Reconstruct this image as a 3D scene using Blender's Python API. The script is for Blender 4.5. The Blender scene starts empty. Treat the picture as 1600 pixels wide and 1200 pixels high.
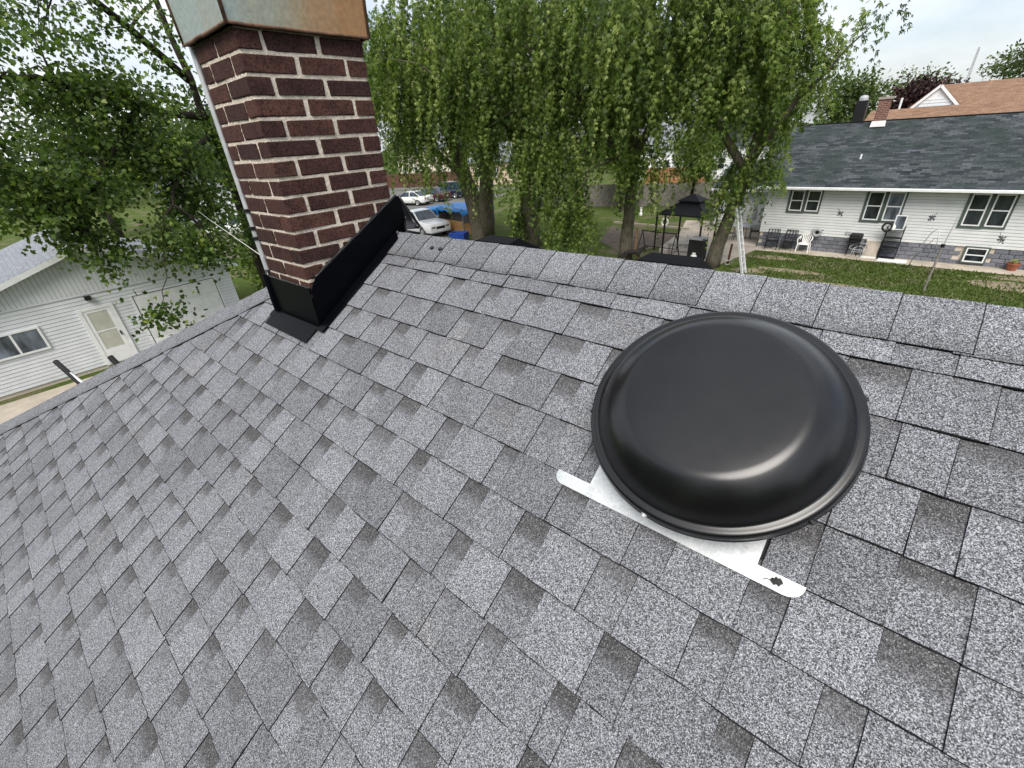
import bpy, bmesh, math, random
import numpy as np
from mathutils import Vector, Matrix

random.seed(7)
rng = np.random.default_rng(7)
scene = bpy.context.scene
COL = scene.collection
R = math.radians

# ------------------------------------------------------------------ camera
cam_d = bpy.data.cameras.new('camera')
cam = bpy.data.objects.new('camera', cam_d)
COL.objects.link(cam)
cam_d.sensor_fit = 'HORIZONTAL'
cam_d.sensor_width = 36.0
cam_d.lens = 15.28
cam_d.clip_start = 0.05
cam_d.clip_end = 2000
_r = Vector((0.75843758, 0.64873479, -0.0625749))
_u = Vector((-0.27997181, 0.41099981, 0.86757993))
_f = Vector((-0.58854756, 0.64048601, -0.49334515))
CAM = Vector((0, 0, 6.0))
cam.matrix_world = Matrix(((_r.x, _u.x, -_f.x, CAM.x), (_r.y, _u.y, -_f.y, CAM.y), (_r.z, _u.z, -_f.z, CAM.z), (0, 0, 0, 1)))
scene.camera = cam

# ------------------------------------------------------------------ sky and sun
SUN_EL, SUN_AZ = R(52), R(150)          # azimuth clockwise from +Y
world = bpy.data.worlds.new('World')
scene.world = world
world.use_nodes = True
wt = world.node_tree
for n_ in list(wt.nodes): wt.nodes.remove(n_)
w_out = wt.nodes.new('ShaderNodeOutputWorld')
w_bg = wt.nodes.new('ShaderNodeBackground')
w_sky = wt.nodes.new('ShaderNodeTexSky')
w_sky.sky_type = 'NISHITA'
w_sky.sun_disc = False
w_sky.sun_elevation = SUN_EL
w_sky.sun_rotation = SUN_AZ
w_sky.air_density = 1.0
w_sky.dust_density = 2.0
w_tc = wt.nodes.new('ShaderNodeTexCoord')
w_map = wt.nodes.new('ShaderNodeMapping')
w_map.inputs['Scale'].default_value = (1, 1, 2.6)
w_n = wt.nodes.new('ShaderNodeTexNoise')
w_n.inputs['Scale'].default_value = 2.3
w_n.inputs['Detail'].default_value = 7
w_n.inputs['Roughness'].default_value = 0.55
w_rp = wt.nodes.new('ShaderNodeValToRGB')
w_rp.color_ramp.elements[0].position = 0.36
w_rp.color_ramp.elements[0].color = (0.30, 0.30, 0.30, 1)
w_rp.color_ramp.elements[1].position = 0.62
w_rp.color_ramp.elements[1].color = (1, 1, 1, 1)
w_mx = wt.nodes.new('ShaderNodeMix')
w_mx.data_type = 'RGBA'
w_mx.inputs['B'].default_value = (7.2, 7.45, 7.8, 1)
wt.links.new(w_tc.outputs['Generated'], w_map.inputs['Vector'])
wt.links.new(w_map.outputs['Vector'], w_n.inputs['Vector'])
wt.links.new(w_n.outputs['Fac'], w_rp.inputs['Fac'])
wt.links.new(w_rp.outputs['Color'], w_mx.inputs['Factor'])
wt.links.new(w_sky.outputs['Color'], w_mx.inputs['A'])
wt.links.new(w_mx.outputs['Result'], w_bg.inputs['Color'])
w_bg.inputs['Strength'].default_value = 0.125
wt.links.new(w_bg.outputs['Background'], w_out.inputs['Surface'])

sun_d = bpy.data.lights.new('sun', 'SUN')
sun_d.energy = 3.2
sun_d.angle = R(34)
sun_d.color = (1.0, 0.95, 0.88)
sun = bpy.data.objects.new('sun', sun_d)
COL.objects.link(sun)
_sd = Vector((math.sin(SUN_AZ) * math.cos(SUN_EL), math.cos(SUN_AZ) * math.cos(SUN_EL), math.sin(SUN_EL)))
sun.location = _sd * 60
sun.rotation_euler = _sd.to_track_quat('Z', 'Y').to_euler()

scene.view_settings.view_transform = 'Standard'
scene.view_settings.look = 'None'
scene.view_settings.exposure = 0.3
scene.view_settings.gamma = 1.0
scene.view_settings.use_curve_mapping = False

# ------------------------------------------------------------------ helpers
def lin(h):
    h = h.lstrip('#')
    o = []
    for i in (0, 2, 4):
        c = int(h[i:i + 2], 16) / 255
        o.append(c / 12.92 if c <= 0.04045 else ((c + 0.055) / 1.055) ** 2.4)
    return tuple(o)

class NT:
    """small wrapper for building a node material"""
    def __init__(self, name):
        self.m = bpy.data.materials.new(name)
        self.m.use_nodes = True
        self.t = self.m.node_tree
        for n in list(self.t.nodes): self.t.nodes.remove(n)
        self.out = self.t.nodes.new('ShaderNodeOutputMaterial')
        self.b = self.t.nodes.new('ShaderNodeBsdfPrincipled')
        self.link(self.b, 'BSDF', self.out, 'Surface')
    def n(self, typ, **kw):
        nd = self.t.nodes.new(typ)
        for k, v in kw.items(): setattr(nd, k, v)
        return nd
    def link(self, a, ao, b, bi): self.t.links.new(a.outputs[ao], b.inputs[bi])
    def pos(self, kind='Position'):
        if not hasattr(self, '_p'):
            self._p = self.n('ShaderNodeNewGeometry')
        return self._p, 'Position'
    def obj(self):
        if not hasattr(self, '_o'): self._o = self.n('ShaderNodeTexCoord')
        return self._o, 'Object'
    def noise(self, scale, detail=3, rough=0.55, src=None, stretch=None):
        a, ao = src or self.pos()
        if stretch:
            mp = self.n('ShaderNodeMapping'); mp.inputs['Scale'].default_value = stretch
            self.link(a, ao, mp, 'Vector'); a, ao = mp, 'Vector'
        nd = self.n('ShaderNodeTexNoise')
        nd.inputs['Scale'].default_value = scale; nd.inputs['Detail'].default_value = detail; nd.inputs['Roughness'].default_value = rough
        self.link(a, ao, nd, 'Vector')
        return nd
    def ramp(self, src, so, stops, interp='LINEAR'):
        rp = self.n('ShaderNodeValToRGB'); cr = rp.color_ramp; cr.interpolation = interp
        while len(cr.elements) > 1: cr.elements.remove(cr.elements[-1])
        for i, (p, c) in enumerate(stops):
            e = cr.elements[0] if i == 0 else cr.elements.new(p)
            e.position = p
            e.color = (*c, 1) if len(c) == 3 else c
        self.link(src, so, rp, 'Fac')
        return rp
    def mix(self, f, a, b, mode='MIX'):
        mx = self.n('ShaderNodeMix'); mx.data_type = 'RGBA'; mx.blend_type = mode
        for key, v in (('Factor', f), ('A', a), ('B', b)):
            if isinstance(v, tuple) and len(v) == 2 and not isinstance(v[0], (int, float)):
                self.t.links.new(v[0].outputs[v[1]], mx.inputs[key])
            elif key == 'Factor': mx.inputs[key].default_value = v
            else: mx.inputs[key].default_value = (*v, 1)
        return mx, 'Result'
    def bump(self, src, so, strength=0.3, dist=0.01):
        bp = self.n('ShaderNodeBump'); bp.inputs['Strength'].default_value = strength; bp.inputs['Distance'].default_value = dist
        self.link(src, so, bp, 'Height'); self.link(bp, 'Normal', self.b, 'Normal')
    def base(self, v): self.t.links.new(v[0].outputs[v[1]], self.b.inputs['Base Color'])
    def set(self, **kw):
        names = dict(rough='Roughness', metal='Metallic', spec='Specular IOR Level', coat='Coat Weight')
        for k, v in kw.items(): self.b.inputs[names[k]].default_value = v

MATS = {}
def simple(name, col, rough=0.6, metal=0.0, var=0.25, scale=6.0, bump=0.0, bscale=40.0, spec=0.5, fine=True):
    """plain procedural material: colour broken by two sizes of noise, roughness broken too"""
    t = NT(name)
    dark = tuple(c * (1 - var) for c in col); lite = tuple(min(1, c * (1 + var * 0.7)) for c in col)
    n1 = t.noise(scale, 4)
    r1 = t.ramp(n1, 'Fac', [(0.3, dark), (0.7, lite)])
    t.base((r1, 'Color'))
    t.set(rough=rough, metal=metal, spec=spec)
    rr = t.n('ShaderNodeMapRange'); rr.inputs['To Min'].default_value = max(0.02, rough - 0.08); rr.inputs['To Max'].default_value = min(1, rough + 0.1)
    t.link(n1, 'Fac', rr, 'Value'); t.link(rr, 'Result', t.b, 'Roughness')
    if bump:
        n2 = t.noise(bscale, 3); t.bump(n2, 'Fac', bump, 0.01)
    MATS[name] = t.m
    return t.m

class MB:
    def __init__(self):
        self.v = []; self.f = []; self.mi = []; self.at = []
    def add(self, vs, fs, mi=0):
        o = len(self.v)
        self.v.extend([tuple(p) for p in vs]); self.f.extend([tuple(i + o for i in f) for f in fs]); self.mi.extend([mi] * len(fs))
        return self
    def box(self, x0, x1, y0, y1, z0, z1, mi=0, M=None):
        vs = [Vector(p) for p in ((x0, y0, z0), (x1, y0, z0), (x1, y1, z0), (x0, y1, z0), (x0, y0, z1), (x1, y0, z1), (x1, y1, z1), (x0, y1, z1))]
        if M: vs = [M @ p for p in vs]
        return self.add(vs, [(0, 3, 2, 1), (4, 5, 6, 7), (0, 1, 5, 4), (1, 2, 6, 5), (2, 3, 7, 6), (3, 0, 4, 7)], mi)
    def quad(self, a, b, c, d, mi=0): return self.add([a, b, c, d], [(0, 1, 2, 3)], mi)
    def slab(self, pts, off, mi=0):
        """closed plate: polygon pts moved by vector off"""
        n = len(pts); off = Vector(off)
        vs = [Vector(p) for p in pts] + [Vector(p) + off for p in pts]
        fs = [tuple(range(n - 1, -1, -1)), tuple(range(n, 2 * n))] + [(i, (i + 1) % n, n + (i + 1) % n, n + i) for i in range(n)]
        return self.add(vs, fs, mi)
    def tube(self, pts, rad, n=8, mi=0, cap=True):
        pts = [Vector(p) for p in pts]
        if isinstance(rad, (int, float)): rad = [rad] * len(pts)
        vs = []; fs = []
        ref = None
        for i, p in enumerate(pts):
            d = (pts[min(i + 1, len(pts) - 1)] - pts[max(i - 1, 0)]).normalized()
            if ref is None: ref = d.orthogonal().normalized()
            a = (ref - d * ref.dot(d)).normalized(); ref = a; b = d.cross(a)
            for k in range(n):
                t = 2 * math.pi * k / n
                vs.append(p + (a * math.cos(t) + b * math.sin(t)) * rad[i])
        for i in range(len(pts) - 1):
            for k in range(n):
                k2 = (k + 1) % n
                fs.append((i * n + k, i * n + k2, (i + 1) * n + k2, (i + 1) * n + k))
        if cap:
            fs.append(tuple(range(n - 1, -1, -1))); fs.append(tuple((len(pts) - 1) * n + k for k in range(n)))
        return self.add(vs, fs, mi)
    def bar(self, a, b, w, h=None, mi=0):
        """straight bar of rectangular section"""
        h = h or w
        a = Vector(a); b = Vector(b); d = (b - a).normalized()
        s = d.cross(Vector((0, 0, 1)))
        s = s.normalized() if s.length > 1e-4 else Vector((1, 0, 0))
        t = s.cross(d).normalized()
        vs = []
        for p in (a, b):
            for sx, sy in ((-1, -1), (1, -1), (1, 1), (-1, 1)): vs.append(p + s * (sx * w / 2) + t * (sy * h / 2))
        return self.add(vs, [(3, 2, 1, 0), (4, 5, 6, 7), (0, 1, 5, 4), (1, 2, 6, 5), (2, 3, 7, 6), (3, 0, 4, 7)], mi)
    def lathe(self, prof, n=32, M=None, mi=0):
        vs = []; fs = []
        for (r, z) in prof:
            for k in range(n):
                t = 2 * math.pi * k / n
                vs.append(Vector((r * math.cos(t), r * math.sin(t), z)))
        if M: vs = [M @ p for p in vs]
        for i in range(len(prof) - 1):
            for k in range(n):
                k2 = (k + 1) % n
                fs.append((i * n + k, i * n + k2, (i + 1) * n + k2, (i + 1) * n + k))
        return self.add(vs, fs, mi)
    def build(self, name, mats, parent=None, smooth=False, attrs=None, kind=None):
        me = bpy.data.meshes.new(name)
        me.from_pydata([tuple(p) for p in self.v], [], self.f)
        if not isinstance(mats, (list, tuple)): mats = [mats]
        for m in mats: me.materials.append(m)
        if len(mats) > 1: me.polygons.foreach_set('material_index', self.mi)
        if smooth: me.polygons.foreach_set('use_smooth', [True] * len(self.f))
        for k, vals in (attrs or {}).items():
            a = me.attributes.new(k, 'FLOAT', 'POINT'); a.data.foreach_set('value', vals)
        me.update()
        o = bpy.data.objects.new(name, me)
        COL.objects.link(o)
        if parent: o.parent = parent
        if kind: o['kind'] = kind
        return o

def bevel(o, w, seg=2, angle=40):
    md = o.modifiers.new('bevel', 'BEVEL'); md.width = w; md.segments = seg; md.limit_method = 'ANGLE'; md.angle_limit = R(angle)
    return o
def autosmooth(o, angle=40):
    me = o.data
    bm = bmesh.new(); bm.from_mesh(me)
    bmesh.ops.recalc_face_normals(bm, faces=bm.faces)
    for e in bm.edges:
        e.smooth = not (len(e.link_faces) == 2 and e.calc_face_angle(0) > R(angle))
    for f in bm.faces: f.smooth = True
    bm.to_mesh(me); bm.free()
    return o
def tag(o, label, cat, group=None, kind=None):
    o['label'] = label; o['category'] = cat
    if group: o['group'] = group
    if kind: o['kind'] = kind
    return o
def thing(name, label, cat, loc=(0, 0, 0), rz=0.0, group=None):
    o = bpy.data.objects.new(name, None)
    o.empty_display_size = 0.2
    COL.objects.link(o)
    o.location = loc; o.rotation_euler = (0, 0, rz)
    return tag(o, label, cat, group)
def struct(o):
    o['kind'] = 'structure'; return o
def copy_tree(o, parent=None):
    c = o.copy(); COL.objects.link(c); c.parent = parent
    for ch in list(o.children): copy_tree(ch, c)
    return c

# ------------------------------------------------------------------ materials
def granule_material():
    """asphalt shingle: mineral granules, tone per piece, printed dark blend"""
    t = NT('shingle_granules')
    p, po = t.pos()
    vo = t.n('ShaderNodeTexVoronoi'); vo.inputs['Scale'].default_value = 560; t.link(p, po, vo, 'Vector')
    sp = t.n('ShaderNodeSeparateColor'); t.link(vo, 'Color', sp, 'Color')
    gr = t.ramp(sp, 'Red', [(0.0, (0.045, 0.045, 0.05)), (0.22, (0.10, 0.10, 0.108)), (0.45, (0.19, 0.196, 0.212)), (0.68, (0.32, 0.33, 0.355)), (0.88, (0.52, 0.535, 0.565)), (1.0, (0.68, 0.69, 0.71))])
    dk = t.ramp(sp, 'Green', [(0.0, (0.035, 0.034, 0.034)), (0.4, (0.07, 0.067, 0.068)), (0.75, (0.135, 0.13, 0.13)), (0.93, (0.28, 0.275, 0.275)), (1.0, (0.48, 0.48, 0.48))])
    at = t.n('ShaderNodeAttribute', attribute_name='dark')
    an = t.noise(70, 6, 0.75)
    ad = t.n('ShaderNodeMath', operation='MULTIPLY_ADD'); t.link(an, 'Fac', ad, 0); ad.inputs[1].default_value = 1.1
    sb = t.n('ShaderNodeMath', operation='ADD'); t.link(at, 'Fac', sb, 0); sb.inputs[1].default_value = -0.55
    t.link(sb, 'Value', ad, 2)
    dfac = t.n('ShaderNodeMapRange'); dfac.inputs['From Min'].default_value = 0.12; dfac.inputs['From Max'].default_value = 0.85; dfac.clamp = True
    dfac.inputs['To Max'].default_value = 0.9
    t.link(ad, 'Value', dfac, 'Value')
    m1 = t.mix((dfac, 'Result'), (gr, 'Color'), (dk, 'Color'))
    # tone per tab and broad unevenness
    tn = t.n('ShaderNodeAttribute', attribute_name='tone')
    n2 = t.noise(14, 6, 0.65)
    tv = t.n('ShaderNodeMath', operation='MULTIPLY_ADD'); t.link(n2, 'Fac', tv, 0); tv.inputs[1].default_value = 0.8
    t.link(tn, 'Fac', tv, 2)
    tr = t.n('ShaderNodeMapRange'); tr.inputs['From Min'].default_value = 0.2; tr.inputs['From Max'].default_value = 1.3
    tr.inputs['To Min'].default_value = 0.70; tr.inputs['To Max'].default_value = 1.12
    t.link(tv, 'Value', tr, 'Value')
    cb = t.n('ShaderNodeCombineColor')
    for k in ('Red', 'Green', 'Blue'): t.link(tr, 'Result', cb, k)
    m2 = t.mix(1.0, m1, (cb, 'Color'), 'MULTIPLY')
    # weak brown stains
    n3 = t.noise(2.6, 5)
    sr = t.ramp(n3, 'Fac', [(0.60, (0, 0, 0)), (0.74, (0.5, 0.5, 0.5))])
    m3 = t.mix((sr, 'Color'), m2, (1.0, 0.93, 0.80), 'MULTIPLY')
    m4 = t.mix(1.0, m3, (0.66, 0.667, 0.685), 'MULTIPLY')
    t.base(m4)
    t.set(rough=0.93, spec=0.15)
    t.bump(vo, 'Distance', 0.4, 0.002)
    return t.m
M_GRAN = granule_material()
M_EDGE = simple('asphalt_and_edge_shade', (0.013, 0.013, 0.014), 0.95, var=0.4, scale=90, spec=0.1)  # cut asphalt sides, plus the shade painted along shingle rims
M_DECK = simple('roof_felt', (0.02, 0.02, 0.022), 0.95, scale=20)

def brick_material(name, a, b, c, speck=True):
    t = NT(name)
    oi = t.n('ShaderNodeObjectInfo')
    r0 = t.ramp(oi, 'Random', [(0.0, a), (0.5, b), (1.0, c)])
    n1 = t.noise(130, 4, 0.7)
    sp = t.ramp(n1, 'Fac', [(0.36, (0.25, 0.25, 0.25)), (0.5, (0.85, 0.85, 0.85)), (0.68, (1.3, 1.25, 1.2))])
    m1 = t.mix(1.0, (r0, 'Color'), (sp, 'Color'), 'MULTIPLY')
    n2 = t.noise(18, 4)
    s2 = t.ramp(n2, 'Fac', [(0.35, (0.72, 0.72, 0.75)), (0.7, (1.15, 1.1, 1.08))])
    m2 = t.mix(1.0, m1, (s2, 'Color'), 'MULTIPLY')
    n4 = t.noise(45, 5)
    s4 = t.ramp(n4, 'Fac', [(0.70, (0, 0, 0)), (0.80, (0.2, 0.2, 0.2))])
    m3 = t.mix((s4, 'Color'), m2, (0.32, 0.27, 0.24))
    t.base(m3); t.set(rough=0.9, spec=0.2)
    n3 = t.noise(160, 3, stretch=(1, 1, 0.4)); t.bump(n3, 'Fac', 0.7, 0.004)
    return t.m
M_BRICK = brick_material('chimney_brick', (0.052, 0.028, 0.025), (0.075, 0.036, 0.031), (0.105, 0.050, 0.041))
t_ = NT('mortar')
n_ = t_.noise(90, 5, 0.65); r_ = t_.ramp(n_, 'Fac', [(0.3, (0.46, 0.39, 0.31)), (0.5, (0.66, 0.58, 0.49)), (0.75, (0.78, 0.72, 0.63))])
t_.base((r_, 'Color')); t_.set(rough=0.95, spec=0.1)
n_ = t_.noise(140, 4); t_.bump(n_, 'Fac', 0.9, 0.006)
M_MORTAR = t_.m

def black_metal(name, col=(0.006, 0.006, 0.008), rough=0.32, spec=0.5):
    t = NT(name)
    n1 = t.noise(7, 4)
    r1 = t.ramp(n1, 'Fac', [(0.3, tuple(c * 0.8 for c in col)), (0.7, tuple(c * 1.4 for c in col))])
    n2 = t.noise(260, 2)
    sp = t.ramp(n2, 'Fac', [(0.73, (0, 0, 0)), (0.77, (0.4, 0.4, 0.4))])
    t.base(t.mix((sp, 'Color'), (r1, 'Color'), (0.05, 0.05, 0.05)))
    rr = t.n('ShaderNodeMapRange'); rr.inputs['To Min'].default_value = rough - 0.06; rr.inputs['To Max'].default_value = rough + 0.08
    t.link(n1, 'Fac', rr, 'Value'); t.link(rr, 'Result', t.b, 'Roughness')
    n3 = t.noise(4, 2); t.bump(n3, 'Fac', 0.06, 0.02)
    t.set(spec=spec)
    return t.m
M_DOME = black_metal('vent_black_paint', (0.003, 0.003, 0.0038), 0.25, 0.6)
M_FLASH = black_metal('flashing_black', (0.0015, 0.0017, 0.003), 0.36, 0.07)
M_VENTB = black_metal('matte_black_plastic', (0.002, 0.002, 0.003), 0.5, 0.05)
M_SEAL = black_metal('black_sealant', (0.006, 0.006, 0.007), 0.28)
t_ = NT('galvanized')
n_ = t_.noise(22, 4); r_ = t_.ramp(n_, 'Fac', [(0.3, (0.50, 0.53, 0.55)), (0.7, (0.70, 0.72, 0.73))])
n2_ = t_.noise(160, 3); r2_ = t_.ramp(n2_, 'Fac', [(0.3, (0.85, 0.85, 0.85)), (0.7, (1.05, 1.05, 1.05))])
n3_ = t_.noise(38, 6, 0.7); r3_ = t_.ramp(n3_, 'Fac', [(0.58, (1, 1, 1)), (0.75, (0.70, 0.68, 0.64))])
m_ = t_.mix(1.0, (r_, 'Color'), (r2_, 'Color'), 'MULTIPLY'); t_.base(t_.mix(1.0, m_, (r3_, 'Color'), 'MULTIPLY')); t_.set(rough=0.48, metal=0.45)
n4_ = t_.noise(9, 3); t_.bump(n4_, 'Fac', 0.25, 0.01)
M_GALV = t_.m
M_STEEL = simple('mast_steel', (0.58, 0.60, 0.62), 0.45, 0.4, var=0.2, scale=15)
M_BLACK = simple('black_iron', (0.012, 0.012, 0.014), 0.45, 0.2, var=0.3, scale=12)
M_RUBBER = simple('black_rubber', (0.012, 0.012, 0.012), 0.8, var=0.3)
M_WHITE = simple('white_vinyl', (0.78, 0.79, 0.80), 0.5, var=0.06, scale=3)
M_WPAINT = simple('white_paint', (0.80, 0.81, 0.82), 0.45, var=0.08, scale=5)
M_SIDING = simple('white_siding', (0.66, 0.67, 0.67), 0.55, var=0.08, scale=2.2)
M_GSIDING = simple('grey_siding', (0.68, 0.70, 0.73), 0.55, var=0.08, scale=2.0)
M_GREENTRIM = simple('green_trim', (0.075, 0.10, 0.085), 0.55, var=0.2, scale=5)
M_CONC = simple('concrete', (0.40, 0.35, 0.29), 0.92, var=0.3, scale=1.3, bump=0.3, bscale=30)
M_WALKC = simple('walk_concrete', (0.42, 0.37, 0.30), 0.92, var=0.25, scale=1.6, bump=0.3, bscale=30)
M_ASPH = simple('asphalt', (0.13, 0.125, 0.12), 0.93, var=0.3, scale=0.6, bump=0.3, bscale=60)
M_DIRT = simple('dirt', (0.13, 0.10, 0.075), 0.97, var=0.4, scale=2.5, bump=0.5, bscale=18)
M_WOODG = simple('weathered_wood', (0.22, 0.20, 0.18), 0.9, var=0.35, scale=4, bump=0.3)
M_WOODR = simple('red_brown_wood', (0.10, 0.045, 0.03), 0.85, var=0.35, scale=3)
M_WOODO = simple('orange_wood', (0.34, 0.15, 0.065), 0.8, var=0.3, scale=3)
M_PLY = simple('plywood', (0.50, 0.27, 0.10), 0.8, var=0.35, scale=9)
M_TARP = simple('blue_tarp', (0.02, 0.26, 0.72), 0.4, var=0.25, scale=4, bump=0.4, bscale=6)
M_BLUEP = simple('blue_plastic', (0.02, 0.07, 0.36), 0.4, var=0.2)
M_ALU = simple('ladder_aluminium', (0.72, 0.73, 0.74), 0.45, 0.3, var=0.2, scale=14)
M_TERRA = simple('terracotta', (0.28, 0.09, 0.05), 0.8, var=0.25)
M_CREAM = simple('cream_siding', (0.66, 0.60, 0.48), 0.7, var=0.1, scale=1)
M_TAN = simple('tan_siding', (0.55, 0.42, 0.32), 0.7, var=0.1, scale=1)
M_PLASTW = simple('white_plastic', (0.80, 0.80, 0.77), 0.45, var=0.06)
M_STATUE = simple('statue_white', (0.80, 0.79, 0.76), 0.7, var=0.12, scale=18)
M_CURT = simple('curtain', (0.17, 0.16, 0.17), 0.9, var=0.5, scale=7)
M_GREYP = simple('grey_plastic', (0.42, 0.43, 0.45), 0.5, var=0.15)
def glass_mat(name, col=(0.02, 0.024, 0.03), rough=0.06):
    t = NT(name)
    n1 = t.noise(3.5, 3, stretch=(1, 1, 0.35)); r1 = t.ramp(n1, 'Fac', [(0.35, tuple(c * 0.5 for c in col)), (0.7, tuple(c * 2.2 for c in col))])
    t.base((r1, 'Color')); t.set(rough=rough, spec=0.6)
    n2 = t.noise(1.3, 2); t.bump(n2, 'Fac', 0.05, 0.05)
    return t.m
M_GLASS = glass_mat('window_glass')
M_GLASSB = glass_mat('frosted_glass', (0.10, 0.115, 0.14), 0.25)
M_CARGLASS = glass_mat('car_glass', (0.02, 0.035, 0.05), 0.05)
def car_paint(name, col):
    t = NT(name)
    n1 = t.noise(2.5, 3); r1 = t.ramp(n1, 'Fac', [(0.3, tuple(c * 0.88 for c in col)), (0.7, col)])
    t.base((r1, 'Color')); t.set(rough=0.3, coat=0.7)
    return t.m
M_CARW = car_paint('white_car_paint', (0.80, 0.80, 0.79))
M_CARR = car_paint('dark_red_car_paint', (0.06, 0.014, 0.018))
M_CARB = car_paint('dark_blue_car_paint', (0.012, 0.022, 0.05))
M_CHROME = simple('alloy', (0.5, 0.5, 0.52), 0.3, 0.8, var=0.15)

def bark_mat(name, a, b):
    t = NT(name)
    n1 = t.noise(7, 6, 0.65, stretch=(3, 3, 0.5))
    r1 = t.ramp(n1, 'Fac', [(0.32, a), (0.5, tuple((x + y) / 2 for x, y in zip(a, b))), (0.72, b)])
    n2 = t.noise(1.2, 3); s2 = t.ramp(n2, 'Fac', [(0.35, (0.75, 0.78, 0.7)), (0.7, (1.1, 1.08, 1.05))])
    t.base(t.mix(1.0, (r1, 'Color'), (s2, 'Color'), 'MULTIPLY')); t.set(rough=0.95, spec=0.1)
    t.bump(n1, 'Fac', 0.9, 0.05)
    return t.m
M_BARK = bark_mat('maple_bark', (0.055, 0.045, 0.036), (0.20, 0.175, 0.145))
M_BARKD = bark_mat('dark_bark', (0.018, 0.015, 0.013), (0.075, 0.062, 0.052))

def leaf_mat(name, stops, trans=0.4):
    t = NT(name)
    at = t.n('ShaderNodeAttribute', attribute_name='tone')
    rp = t.ramp(at, 'Fac', stops)
    t.base((rp, 'Color')); t.set(rough=0.5, spec=0.35)
    tr = t.n('ShaderNodeBsdfTranslucent')
    mc = t.mix(1.0, (rp, 'Color'), (1.25, 1.35, 0.6), 'MULTIPLY')
    t.t.links.new(mc[0].outputs[mc[1]], tr.inputs['Color'])
    ms = t.n('ShaderNodeMixShader'); ms.inputs['Fac'].default_value = trans
    t.link(t.b, 'BSDF', ms, 1); t.link(tr, 'BSDF', ms, 2); t.link(ms, 'Shader', t.out, 'Surface')
    return t.m
M_LEAF = leaf_mat('silver_maple_leaf', [(0, (0.045, 0.080, 0.016)), (0.35, (0.115, 0.18, 0.034)), (0.7, (0.22, 0.30, 0.065)), (1, (0.42, 0.48, 0.17))], 0.5)
M_LEAFD = leaf_mat('norway_maple_leaf', [(0, (0.035, 0.065, 0.016)), (0.45, (0.090, 0.15, 0.03)), (0.8, (0.16, 0.24, 0.05)), (1, (0.28, 0.34, 0.08))], 0.45)
M_LEAFB = leaf_mat('far_leaf', [(0, (0.05, 0.08, 0.025)), (0.6, (0.10, 0.15, 0.045)), (1, (0.19, 0.24, 0.09))], 0.35)
M_LEAFR = leaf_mat('copper_leaf', [(0, (0.020, 0.008, 0.010)), (0.6, (0.045, 0.016, 0.018)), (1, (0.08, 0.03, 0.025))], 0.2)
M_GRASSB = leaf_mat('grass_blade', [(0, (0.055, 0.085, 0.02)), (0.5, (0.095, 0.135, 0.032)), (1, (0.18, 0.20, 0.065))], 0.3)

t_ = NT('lawn_ground')
n_ = t_.noise(0.55, 5, 0.6); n2_ = t_.noise(9, 5, 0.7)
g1 = t_.ramp(n2_, 'Fac', [(0.3, (0.035, 0.058, 0.014)), (0.5, (0.07, 0.105, 0.022)), (0.72, (0.12, 0.15, 0.04))])
d1 = t_.ramp(n2_, 'Fac', [(0.3, (0.10, 0.085, 0.055)), (0.7, (0.24, 0.20, 0.14))])
k1 = t_.ramp(n_, 'Fac', [(0.50, (0, 0, 0)), (0.64, (0.8, 0.8, 0.8))])
t_.base(t_.mix((k1, 'Color'), (g1, 'Color'), (d1, 'Color'))); t_.set(rough=0.97, spec=0.1)
n3_ = t_.noise(30, 4); t_.bump(n3_, 'Fac', 0.8, 0.05)
M_LAWN = t_.m

def shingle_far(name, cols, sx=0.30, sz=0.13, rot=0.0):
    """far shingle roof: pieces too small to pick apart"""
    t = NT(name)
    o = t.n('ShaderNodeUVMap')
    br = t.n('ShaderNodeTexBrick')
    br.inputs['Scale'].default_value = 1.0
    br.inputs['Brick Width'].default_value = sx; br.inputs['Row Height'].default_value = sz
    br.inputs['Mortar Size'].default_value = 0.006; br.inputs['Bias'].default_value = 0.0
    br.inputs['Color1'].default_value = (*cols[0], 1); br.inputs['Color2'].default_value = (*cols[1], 1); br.inputs['Mortar'].default_value = (*cols[3], 1)
    t.link(o, 'UV', br, 'Vector')
    n1 = t.noise(0.7, 4); r1 = t.ramp(n1, 'Fac', [(0.38, (0, 0, 0)), (0.65, (0.8, 0.8, 0.8))])
    m1 = t.mix((r1, 'Color'), (br, 'Color'), cols[2])
    n2 = t.noise(14, 3); r2 = t.ramp(n2, 'Fac', [(0.3, (0.7, 0.7, 0.7)), (0.7, (1.25, 1.25, 1.25))])
    t.base(t.mix(1.0, m1, (r2, 'Color'), 'MULTIPLY')); t.set(rough=0.93, spec=0.15)
    return t.m
M_ROOFD = shingle_far('dark_shingle_roof', [(0.020, 0.026, 0.032), (0.10, 0.11, 0.12), (0.030, 0.043, 0.040), (0.022, 0.026, 0.03)], 0.34, 0.14)
M_ROOFG = shingle_far('pale_grey_shingle_roof', [(0.20, 0.215, 0.24), (0.27, 0.285, 0.31), (0.22, 0.235, 0.26), (0.12, 0.13, 0.15)], 0.30, 0.145)
M_ROOFB = shingle_far('brown_shingle_roof', [(0.17, 0.098, 0.066), (0.30, 0.19, 0.125), (0.22, 0.135, 0.09), (0.12, 0.068, 0.047)], 0.34, 0.16)

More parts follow.
